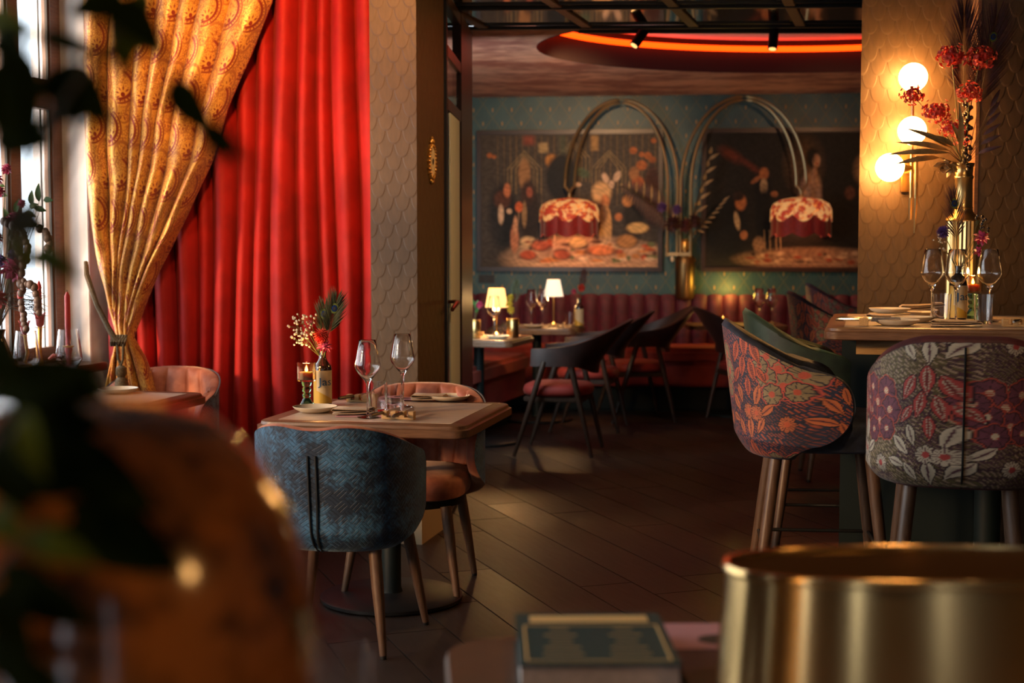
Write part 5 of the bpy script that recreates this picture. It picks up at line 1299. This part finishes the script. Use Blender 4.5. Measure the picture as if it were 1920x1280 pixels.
for k, s_ in enumerate(spine):
    L = .17 * math.sin(PI * (.15 + .8 * k / 24))
    mk('leaflet', B().leaf(s_, s_ + Vector((.02, -.02, 1)).normalized() * L, .020, (0, -1, 0), .05, .0005, 3), 'palmdry' if k % 3 else 'driedleaf', pf); mk('leaflet', B().leaf(s_, s_ + Vector((-.15, -.02, -1)).normalized() * L, .020, (0, -1, 0), .05, .0005, 3), 'palmdry', pf)
mk('spine', b2, 'stem', pf)
for k, (h, mt_, lb, r_) in enumerate((((1.27, 12.10, 1.72), 'purple', 'left lilac dried bloom beside the palm frond in the far vase', .05), ((1.40, 12.12, 1.70), 'purple', 'lilac dried bloom above the mouth of the far vase', .05), ((1.47, 12.10, 1.56), 'maroon', 'dark red bloom just above the mouth of the far vase', .07), ((1.55, 12.10, 1.60), 'dkfeather', 'dark bloom right of the far vase mouth', .07), ((1.36, 12.10, 1.58), 'dkfeather', 'brown spiky bloom left of the far vase mouth', .08))):
    flower('dried_bloom', lb, vr, h, mt_, r_, 40, None, pw=.35)
leafy('tall golden dried spray rising right of the far vase', vr, [((1.56 + .012 * k, 12.15, 1.62 + .055 * k), (1.60 + (.05 if k % 2 else -.03) + .012 * k, 12.12, 1.68 + .055 * k)) for k in range(11)], 'driedleaf', .03, None, name='dried_spray')
leafy('dried twig reaching right across the dark painting', vr, [((1.58 + .03 * k, 12.15, 1.52 + .035 * k), (1.64 + .03 * k, 12.12, 1.50 + .045 * k)) for k in range(8)], 'driedleaf', .018, None, name='dried_spray')
# table lamps
def table_lamp(label, loc, mat, hh, rb, rt, glow):
    t = thing('table_lamp', label, 'lamp', loc, 0, 'small pleated table lamps in the far room')
    mk('base', B().lathe([(.045, 0), (.045, .008), (.020, .018), (.010, .03)], (0, 0, 0), 20), 'brass', t); mk('pole', B().tube([(0, 0, .02), (0, 0, hh)], .006, 8), 'brass', t)
    b = B(); n = 48
    for side in (0, 1):
        for (r, z) in ((rb, hh - .05), (rt, hh + .085)):
            for i in range(n): q = r * (1 if i % 2 else .955) - .002 * side; a = 2 * PI * i / n; b.V.append((q * math.cos(a), q * math.sin(a), z)); b.U.append((a, z))
    for i in range(n):
        k = (i + 1) % n; b.F += [(i, k, n + k, n + i), (2 * n + i, 3 * n + i, 3 * n + k, 2 * n + k), (n + i, n + k, 3 * n + k, 3 * n + i), (i, 2 * n + i, 2 * n + k, k)]
    mk('pleated_shade', b, mat, t, smooth=False)
    mk('bulb', B().ball((0, 0, hh), .018, 12, 8), 'flame', t)
    light('table_lamp_bulb', 'POINT', (loc[0], loc[1], loc[2] + hh - .06), glow, (1, .55, .2), shadow_soft_size=.03); return t
table_lamp('table lamp with glowing amber pleated shade by the door post', (-.110, 10.14, Z), 'lampshade', .255, .082, .058, 10)
M['whiteshade'] = emis('white_pleated_shade', (1.0, .80, .58), .62)
table_lamp('table lamp with white pleated shade in front of the banquette', (.335, 11.45, Z), 'whiteshade', .285, .080, .052, 3)
def small_vase(label, loc):
    t = thing('vase', label, 'vase', loc); mk('vase_body', B().lathe([(.040, 0), (.043, .004), (.043, .125), (.040, .13), (.038, .128), (.0005, .124)], (0, 0, 0), 24), 'brass', t)
    mk('rim', B().lathe([(.043, .118), (.0445, .121), (.0445, .127), (.043, .130)], (0, 0, 0), 24), 'gold', t); return t
small_vase('small brass vase of yellow flowers on the amber-lamp table', (.005, 10.02, Z)); small_vase('small brass vase cut by the door post on the amber-lamp table', (-.262, 9.90, Z))
for k, (dx, z, r_) in enumerate(((-.012, 1.03, .028), (-.02, .985, .03), (-.008, .945, .03))): flower('yellow_flower', ('top', 'middle', 'lowest')[k] + ' yellow bloom of the small far-room vase', (.0, 10.02, .88), (dx, 9.99, z), 'yellow', r_, 34, None, pw=.5)
feather('dark green feather above the yellow flowers in the far room', (.005, 10.02, .88), (.03, 10.02, 1.14), False, 'feather', wd=.07, nb=50)
leafy('green sprig in the vase cut by the door post', (-.262, 9.90, .88), [((-.26, 9.9, .96), (-.235, 9.88, 1.02)), ((-.262, 9.9, .98), (-.29, 9.88, 1.04)), ((-.255, 9.9, .93), (-.225, 9.88, .97))], 'leaf', .025, None)
flower('carnation', 'dull pink bloom by the door post in the far room', (-.26, 9.90, .88), (-.225, 9.86, .985), 'pinkpetal', .03, 34, None, pw=.5)
feather('dark feather in the gold-labelled far bottle', (.535, 11.30, .955), (.575, 11.30, 1.20), False, 'dkfeather', wd=.06, nb=50)
flower('carnation', 'red bloom in the gold-labelled far bottle', (.535, 11.30, .955), (.55, 11.25, 1.06), 'redpetal', .034, 40, None, pw=.5); flower('carnation', 'pale pink bloom left in the gold-labelled far bottle', (.53, 11.30, .955), (.49, 11.26, 1.03), 'pinkpetal', .026, 30, None, pw=.5)
# round table at the far right with a votive and two glasses
tr = thing('side_table', 'small dark table behind the navy floral stool holding an amber votive', 'table', (1.83, 11.68, 0))
mk('table_top', slab([(rrect(.80, .50, .05), .715), (rrect(.80, .50, .05), .75)]), 'walnut', tr, ang=35); mk('column', B().lathe([(.22, 0), (.22, .02), (.035, .04), (.035, .715)], (0, 0, 0), 20), 'blackteal', tr)
votive('amber votive glass glowing behind the navy floral stool', (1.72, 11.58, Z)); tealight('lit tea light in the far amber votive', (1.72, 11.58, Z + .0085), power=2.5)
copy1(w1, (2.02, 11.62, Z), 'left far wine glass seen above the green stool'); copy1(w1, (2.13, 11.66, Z), 'right far wine glass seen above the green stool')
# track spotlights
for k, (loc, tgt, lb) in enumerate((((.785, 8.63, 2.69), (.1, 12.4, 1.7), 'left black spotlight under the mirrored ceiling edge, tilted left'), ((1.575, 8.66, 2.69), (1.5, 12.0, 1.0), 'right black spotlight under the mirrored ceiling edge'))):
    t = thing('spotlight', lb, 'lamp', loc, 0, 'black track spotlights'); d = (Vector(tgt) - Vector(loc)).normalized(); d = (Vector((-.55, -.25, -.8)) if k == 0 else Vector((-.12, -.25, -.95))).normalized()
    mk('mount', B().lathe([(.02, -.03), (.02, .01)], (0, 0, 0), 12), 'black', t)
    mk('head', B().tube([tuple(Vector((0, 0, -.02)) - d * .01), tuple(Vector((0, 0, -.02)) + d * .10)], .030, 18), 'black', t); mk('lens', B().tube([tuple(Vector((0, 0, -.02)) + d * .1), tuple(Vector((0, 0, -.02)) + d * .103)], .022, 16), 'lampshade', t)
struct(mk('trim_2', B().box((1.5, 8.66, 2.685), (2.2, .03, .03)), 'black', smooth=False))
light('far_spot_left', 'SPOT', (.4, 9.4, 2.66), 110, (1, .55, .25), target=(.45, 12.5, 1.75), spot_size=R(58), spot_blend=.9, shadow_soft_size=.05)
light('far_spot_right', 'SPOT', (2.5, 9.4, 2.66), 30, (1, .5, .22), target=(2.3, 12.4, 1.6), spot_size=R(58), spot_blend=.9, shadow_soft_size=.05)
light('wall_washer', 'POINT', (1.86, 12.20, 1.02), 2.6, (1, .62, .10), shadow_soft_size=.05)
light('far_daylight', 'AREA', (-.35, 8.9, 1.5), 12, (.8, .95, 1.0), target=(.2, 12.5, 1.2), shape='RECTANGLE', size=.5, size_y=1.6)  # area lamp added for far-room daylight; no window stands here

# unseen warm globes added on the camera side, for reflections in the foreground
for k, (x, y, z) in enumerate(((1.9, .3, 2.05), (-.9, -.9, 1.75))):
    t = thing('added_pendant', ('added unseen globe pendant right of the foreground table', 'added unseen globe pendant behind the camera at left')[k], 'lamp', (x, y, 0), 0, 'added globe pendants on the camera side')
    mk('cord', B().tube([(0, 0, 3.15), (0, 0, z + .10)], .004, 6), 'black', t); mk('cap', B().lathe([(.03, z + .085), (.03, z + .12), (.006, z + .13)], (0, 0, 0), 16), 'brass', t); mk('globe', B().ball((0, 0, z), .13, 24, 16), 'pend', t, ang=180)

# ================================================================== LEFT WINDOW TABLE
cs_ = thing('candelabra', 'gold branched candlestick with coral tulip cups by the window', 'candle holder', (-2.06, 6.16, Z))
mk('base', B().lathe([(.05, 0), (.05, .008), (.02, .02), (.012, .05)], (0, 0, 0), 20), 'gold', cs_)
for (x, z, y) in ((-.055, .265, 0), (.012, .30, .0)):
    mk('arm', B().tube([(0, 0, .03), (x * .4, y, .08), (x * 1.1, y, .13), (x * .8, y, .18), (x, y, z)], [.009, .008, .012, .008, .010], 8), 'gold', cs_)
    cup = B()
    for k in range(6):
        a = 2 * PI * k / 6; d = Vector((math.cos(a), math.sin(a), 0)); cup.leaf(Vector((x, y, z)) + d * .008, Vector((x, y, z + .058)) + d * .026, .028, d, -.18, .0015, 5)
    cup.lathe([(.008, z - .006), (.016, z + .004), (.018, z + .03), (.012, z + .03), (.0005, z + .01)], (x, y, 0), 14); mk('tulip_cup', cup, 'coral', cs_)
    lv = B()
    for k in range(4): a = 2 * PI * k / 4 + .4; lv.leaf((x, y, z - .02), (x + .03 * math.cos(a), y + .03 * math.sin(a), z - .008), .014, (0, 0, 1), .2, .0006, 3)
    mk('gilt_leaves', lv, 'gold', cs_)
def taper(label, loc, h, tilt=0.0, r=.0105):
    t = thing('taper_candle', label, 'candle', loc, 0, 'coral red taper candles'); mk('wax', B().tube([(0, 0, 0), (tilt * .5, 0, h * .5), (tilt, 0, h - .018), (tilt, 0, h)], [r, r, r * .95, r * .25], 12), 'candlered', t)
    mk('wick', B().tube([(tilt, 0, h), (tilt, 0, h + .008)], .0012, 5), 'ink', t)
taper('leaning coral candle in the left tulip cup', (-2.115, 6.16, Z + .295), .165, -.02); taper('upright coral candle in the taller tulip cup', (-2.048, 6.16, Z + .33), .165)
tc_ = thing('candle_stick', 'low candle stand hidden behind the right balloon glass', 'candle holder', (-1.955, 6.25, Z)); mk('stick', B().lathe([(.04, 0), (.04, .006), (.012, .02), (.012, .17), (.018, .19), (.012, .21)], (0, 0, 0), 18), 'coral', tc_); mk('drip_plate', B().lathe([(.025, .20), (.030, .206), (.012, .208)], (0, 0, 0), 18), 'gold', tc_)
taper('tallest dark red candle against the white wall', (-1.955, 6.25, Z + .21), .235, 0, .0125)
fg = thing('bird_figurine', 'gold and coral flamingo figurine among the balloon glasses', 'figurine', (-1.965, 6.03, Z))
mk('body', B().lathe([(.0005, .055), (.018, .06), (.028, .08), (.024, .10), (.010, .115), (.0005, .118)], (0, 0, 0), 16, 1.5, .8), 'gold', fg)
mk('neck', B().tube([(.03, 0, .10), (.055, 0, .14), (.045, 0, .175), (.015, 0, .18), (-.005, 0, .165)], [.014, .011, .010, .010, .006], 8), 'coral', fg)
mk('wing', B().leaf((.02, -.02, .10), (-.055, -.025, .065), .05, (0, -1, .3), .1, .003, 5), 'gold', fg)
for x in (-.008, .014): mk('leg', B().tube([(x, 0, .06), (x, 0, 0)], [.005, .004], 6), 'gold', fg)
av = thing('flower_vase', 'vase of pink flowers and trailing grey beads at the window edge', 'vase', (-2.22, 6.10, Z)); mk('vase_body', B().lathe([(.05, 0), (.075, .05), (.08, .14), (.05, .22), (.035, .26), (.042, .29), (.038, .29), (.0005, .25)], (0, 0, 0), 24), 'bottle', av)
ar = Vector((-2.22, 6.10, 1.02))
leafy('green leafy twig with small leaves reaching right across the window', ar, [((-2.14, 6.1, 1.50), (-2.17, 6.09, 1.56)), ((-2.12, 6.1, 1.535), (-2.10, 6.09, 1.60)), ((-2.06, 6.1, 1.56), (-2.02, 6.09, 1.575)), ((-2.05, 6.1, 1.57), (-2.045, 6.09, 1.635)), ((-2.02, 6.1, 1.585), (-2.015, 6.09, 1.665)), ((-2.0, 6.1, 1.595), (-1.955, 6.09, 1.59)), ((-2.04, 6.1, 1.56), (-1.985, 6.09, 1.545)), ((-2.08, 6.1, 1.54), (-2.03, 6.09, 1.52)), ((-2.15, 6.1, 1.47), (-2.10, 6.09, 1.49)), ((-2.19, 6.1, 1.43), (-2.22, 6.09, 1.50)), ((-2.2, 6.1, 1.62), (-2.15, 6.09, 1.61)), ((-2.2, 6.1, 1.66), (-2.16, 6.09, 1.65)), ((-2.2, 6.1, 1.69), (-2.25, 6.09, 1.70))], 'leaf', .026, None, (0, -1, .2), 'leafy_twig', 'twig')
for k, (h, r_, m_, lb) in enumerate((((-2.135, 6.04, 1.72), .026, 'pinkpetal', 'magenta blossom highest in the window bouquet'), ((-2.18, 6.04, 1.675), .032, 'pinkpetal', 'magenta blossom at the left frame edge by the window'), ((-2.165, 6.03, 1.625), .028, 'pinkpetal', 'pale magenta blossom hanging below the two at the frame edge'), ((-2.07, 6.03, 1.575), .020, 'pinkpetal', 'magenta blossom on the green twig by the window'), ((-2.105, 6.02, 1.51), .034, 'pinkpetal', 'magenta blossom left on the green twig'), ((-2.06, 6.02, 1.515), .024, 'redpetal', 'crimson bud right of the twig blossom'), ((-2.10, 5.98, 1.30), .055, 'pinkpetal', 'large magenta pompom low in the window bouquet'), ((-2.16, 5.98, 1.43), .03, 'pinkpetal', 'magenta flower at the frame edge half way up'), ((-2.10, 6.0, 1.36), .03, 'purple', 'purple flower above the magenta pompom'), ((-2.15, 5.99, 1.335), .03, 'purple', 'second purple flower left of the magenta pompom'), ((-2.165, 5.98, 1.17), .045, 'redpetal', 'crimson flower lowest at the left frame edge'))):
    flower('artificial_flower', lb, ar, h, m_, r_, 40, None, pw=.5)
def beads(label, pts, r, n, mat='berry', curl=0.0):
    a = Vector(pts[0]); t = thing('bead_strand', label, 'strand', a, 0, 'trailing strands of grey-brown beads'); b = B(); P = [Vector(p) - a for p in pts]; w_ = B().tube([tuple(p) for p in P], .0012, 5); mk('string', w_, 'stem', t)
    b0 = None
    for k in range(n):
        q = k / (n - 1) * (len(P) - 1); i = min(int(q), len(P) - 2); c_ = P[i] + (P[i + 1] - P[i]) * (q - i); c_ = c_ + Vector((rnd.uniform(-.006, .006), rnd.uniform(-.006, .006), 0))
        if b0 is None: b0 = o = mk('bead', B().ball((0, 0, 0), r, 10, 7, 1.15), mat, t)
        else: o = b0.copy(); COL.objects.link(o)
        o.location = c_; o.scale = (rnd.uniform(.8, 1.15),) * 3
beads('bead strand curling down at the far left of the window', [(-2.14, 6.0, 1.50), (-2.06, 5.98, 1.47), (-2.03, 5.97, 1.40), (-2.03, 5.97, 1.34)], .016, 11)
beads('bead strand hanging just left of the wooden mullion', [(-2.10, 5.98, 1.43), (-2.05, 5.96, 1.36), (-2.05, 5.96, 1.24), (-2.055, 5.96, 1.20)], .015, 12)
beads('bead strand hanging highest over the window pane', [(-1.99, 6.02, 1.47), (-1.95, 6.0, 1.44), (-1.95, 6.0, 1.385)], .017, 6)
beads('bead strand with the longest drop beside the candles', [(-2.06, 5.96, 1.24), (-2.0, 5.95, 1.235), (-1.985, 5.95, 1.16), (-1.985, 5.95, 1.12)], .017, 9)
beads('bead strand ending lowest behind the left candle', [(-2.06, 5.95, 1.16), (-2.045, 5.95, 1.10), (-2.04, 5.95, 1.05)], .014, 6)
tw = thing('twig_bundle', 'bundle of thin brown twigs under the magenta pompom', 'twigs', ar); b = B()
for k in range(26):
    z0 = 1.13 + .08 * rnd.random() - 1.02; b.tube([(.0, 0, .0), (.05 + .05 * rnd.random(), -.06, z0), (.14 + .08 * rnd.random(), -.10, z0 + .03 * rnd.uniform(-1, 1)), (.20 + .06 * rnd.random(), -.10, z0 + .05 * rnd.uniform(-1, 1))], .0014, 4)
mk('twigs', b, 'stem', tw)

# ================================================================== FOREGROUND
ft = thing('foreground_table', 'polished wooden table with rounded corner in the blurred foreground', 'table', (.86, 1.52, 0), R(4))
mk('table_top', slab([(rrect(1.82, 1.75, .10), .715), (rrect(1.83, 1.76, .10), .722), (rrect(1.83, 1.76, .10), .742), (rrect(1.82, 1.75, .095), .75)]), 'walnut', ft, ang=40)
mk('column', B().lathe([(.32, 0), (.32, .02), (.05, .05), (.05, .715)], (0, 0, 0), 28), 'blackteal', ft)
def book(label, loc, rz, sx, sy, th, cover, nm='book', pages=True):
    t = thing(nm, label, 'book', loc, rz)
    mk('cover', B().box((0, 0, th - .0015), (sx, sy, .003)).add(*(lambda q: (q.V, q.F))(B().box((0, 0, .0015), (sx, sy, .003)))), cover, t, smooth=False)
    if pages: mk('page_block', B().box((0, 0, th / 2), (sx - .006, sy - .006, th - .006)), 'paper', t, smooth=False)
    return t
bk1 = book('thick book with a dark green and gold cover on the foreground table', (.125, 2.155, .7505), R(1), .235, .285, .050, 'greenbook')
mk('gold_band', B().box((0, .105, .0505), (.19, .040, .0008)), 'goldprint', bk1, smooth=False)
gb = B()
for (x, y, sx, sy) in ((-.105, -.03, .003, .19), (.105, -.03, .003, .19), (0, .068, .21, .003), (0, -.125, .21, .003)): gb.box((x, y, .0505), (sx, sy, .0008))
for r_ in range(5):
    for q in (-.05, .05):
        wl = (.03, .05, .035, .055, .06)[r_]; gb.box((q, .045 - .034 * r_, .0505), (wl, .0028, .0008))
mk('gold_lettering_lines', gb, 'goldprint', bk1, smooth=False)
bk2 = book('pink and dark purple magazine beside the green book', (.375, 2.20, .7505), R(1), .24, .36, .012, 'purplecover', 'magazine')
mk('pink_panel', B().box((0, .10, .0124), (.238, .15, .0007)), 'pinkpaper', bk2, smooth=False)
mk('black_oval', B().lathe([(.001, 0), (.04, 0), (.04, .0006)], (-.02, .075, .0127), 28, 1.3, .8), 'ink', bk2, smooth=False); mk('gold_dot', B().lathe([(.001, 0), (.022, 0), (.022, .0006)], (-.035, -.06, .0123), 24), 'goldprint', bk2, smooth=False)
ls = thing('table_lamp', 'table lamp with large oval champagne-metal shade in the right foreground', 'lamp', (.62, 1.97, .7505))
def ov(w_, d_, rings):
    b = B(); N = 96
    for (k, z) in rings:
        for i in range(N):
            t_ = 2 * PI * i / N; c_, s_ = math.cos(t_), math.sin(t_); b.V.append(((w_ / 2 + k) * math.copysign(abs(c_) ** .8, c_), (d_ / 2 + k) * math.copysign(abs(s_) ** .8, s_), z)); b.U.append((t_, z))
    for j in range(len(rings) - 1):
        for i in range(N): b.F.append((j * N + i, j * N + (i + 1) % N, (j + 1) * N + (i + 1) % N, (j + 1) * N + i))
    return b
mk('shade', ov(.64, .23, [(.012, .04), (.0, .19), (-.001, .203)]), 'silverbrass', ls); mk('shade_lining', ov(.64, .23, [(.009, .04), (-.003, .19), (-.004, .203)]), 'shadein', ls)
mk('rim', ov(.64, .23, [(-.001, .195), (.004, .197), (.005, .203), (.002, .209), (-.004, .209), (-.006, .203), (-.004, .197), (-.001, .195)]), 'silverbrass', ls); mk('base', B().lathe([(.06, 0), (.06, .01), (.012, .02), (.012, .10), (.02, .11), (.02, .145), (.012, .15)], (0, 0, 0), 24), 'brass', ls)
mk('shade_spider', B().tube([(-.31, 0, .10), (0, 0, .10), (.31, 0, .10)], .004, 6).tube([(0, -.105, .10), (0, .105, .10)], .004, 6), 'brass', ls)
ww = copy1(t1, (-.150, 1.62, .0), 'blurred clear tumbler at the bottom edge of the foreground'); 
lt2 = thing('foreground_table', 'dark table carrying the mottled lamp at the lower left edge', 'table', (-.62, 1.12, 0)); mk('table_top', slab([(rrect(1.10, 1.20, .06), .715), (rrect(1.10, 1.20, .06), .75)]), 'walnut', lt2, ang=40); mk('column', B().lathe([(.3, 0), (.3, .02), (.05, .05), (.05, .715)], (0, 0, 0), 24), 'blackteal', lt2)
ww.location = (-.205, 1.645, .7505); ww.scale = (1.1, 1.1, 1.55)
dm = thing('dome_lamp', 'large glossy mottled brown dome lamp filling the lower left foreground', 'lamp', (-.325, 1.06, .7505))
mk('shade', B().lathe([(.150, .20), (.166, .25), (.176, .31), (.1765, .36), (.170, .41), (.155, .455), (.130, .495), (.098, .522), (.060, .535), (.0005, .538)], (0, 0, 0), 56), 'tortoise', dm, ang=180)
mk('base', B().lathe([(.09, 0), (.09, .012), (.022, .03), (.018, .22), (.14, .235)], (0, 0, 0), 28), 'brass', dm)
fp = thing('potted_plant', 'dark leafy plant hanging blurred in the left foreground', 'plant', (-.50, .88, .7505))
mk('pot', B().lathe([(.07, 0), (.085, .10), (.09, .14), (.083, .14), (.0005, .12)], (0, 0, 0), 24), 'blackteal', fp)
FL = [((-0.263,1.0,1.571),(-0.302,0.97,1.557),0.022),((-0.26,1.02,1.584),(-0.266,0.99,1.517),0.027),((-0.281,1.0,1.573),(-0.232,0.97,1.528),0.022),((-0.323,0.98,1.547),(-0.259,0.95,1.524),0.012),((-0.374,1.03,1.567),(-0.327,1.0,1.55),0.018),((-0.338,0.96,1.531),(-0.306,0.93,1.479),0.027),((-0.323,1.0,1.525),(-0.269,0.97,1.482),0.03),((-0.35,0.97,1.488),(-0.297,0.94,1.47),0.029),((-0.325,1.0,1.494),(-0.289,0.97,1.488),0.019),((-0.233,0.98,1.516),(-0.194,0.95,1.472),0.02),((-0.209,0.97,1.483),(-0.173,0.94,1.458),0.015),((-0.197,0.97,1.481),(-0.19,0.94,1.451),0.009),((-0.261,1.0,1.553),(-0.232,0.97,1.529),0.018),((-0.351,1.0,1.424),(-0.31,0.97,1.411),0.019),((-0.34,1.02,1.402),(-0.296,0.99,1.378),0.014),((-0.353,1.0,1.411),(-0.32,0.97,1.386),0.013),((-0.357,1.0,1.551),(-0.324,0.97,1.525),0.019),((-0.349,0.95,1.512),(-0.315,0.92,1.472),0.028),((-0.332,0.9,1.309),(-0.247,0.87,1.33),0.037),((-0.332,0.92,1.32),(-0.252,0.89,1.306),0.038),((-0.329,0.9,1.288),(-0.255,0.87,1.275),0.04),((-0.293,0.85,1.304),(-0.271,0.82,1.267),0.021),((-0.337,0.92,1.265),(-0.244,0.89,1.259),0.045),((-0.327,0.95,1.249),(-0.215,0.92,1.189),0.053),((-0.305,0.82,1.248),(-0.271,0.79,1.236),0.025),((-0.283,0.82,1.236),(-0.233,0.79,1.224),0.023),((-0.328,0.9,1.199),(-0.255,0.87,1.167),0.037),((-0.314,0.85,1.197),(-0.28,0.82,1.161),0.029),((-0.318,0.85,1.167),(-0.271,0.82,1.149),0.032),((-0.299,0.93,1.231),(-0.209,0.9,1.195),0.045),((-0.311,0.85,1.285),(-0.277,0.82,1.245),0.032),((-0.291,0.93,1.319),(-0.253,0.9,1.315),0.024),((-0.333,0.95,1.296),(-0.262,0.92,1.286),0.043),((-0.302,0.93,1.274),(-0.225,0.9,1.233),0.045),((-0.311,0.85,1.151),(-0.257,0.82,1.144),0.029),((-0.338,0.9,1.343),(-0.295,0.87,1.318),0.03)]
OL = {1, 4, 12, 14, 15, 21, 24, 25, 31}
sp = B()
for k, row in enumerate(FL):
    a, b_, wd = Vector(row[0]), Vector(row[1]), row[2]; o = Vector((-.50, .88, .7505)); g_ = random.Random(k); n_ = Vector((g_.uniform(-.3, .3), -1, g_.uniform(-.2, .4))); wd *= 1.3 if k < 18 else .85
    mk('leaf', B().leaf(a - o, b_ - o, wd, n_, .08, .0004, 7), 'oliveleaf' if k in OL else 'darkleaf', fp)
    m_ = (a - o) * .6 + Vector((-.04, .03, .05)); sp.tube([(0, 0, .12), tuple(m_), tuple(a - o)], [.003, .002, .0012], 5)
sp.tube([(p[0] + .50, p[1] - .88, p[2] - .7505) for p in [(-.197, .98, 1.475), (-.226, .99, 1.51), (-.245, 1.0, 1.533), (-.263, 1.0, 1.566), (-.30, .96, 1.50), (-.45, .90, 1.0)]], .0018, 5)
mk('stems', sp, 'stem', fp)
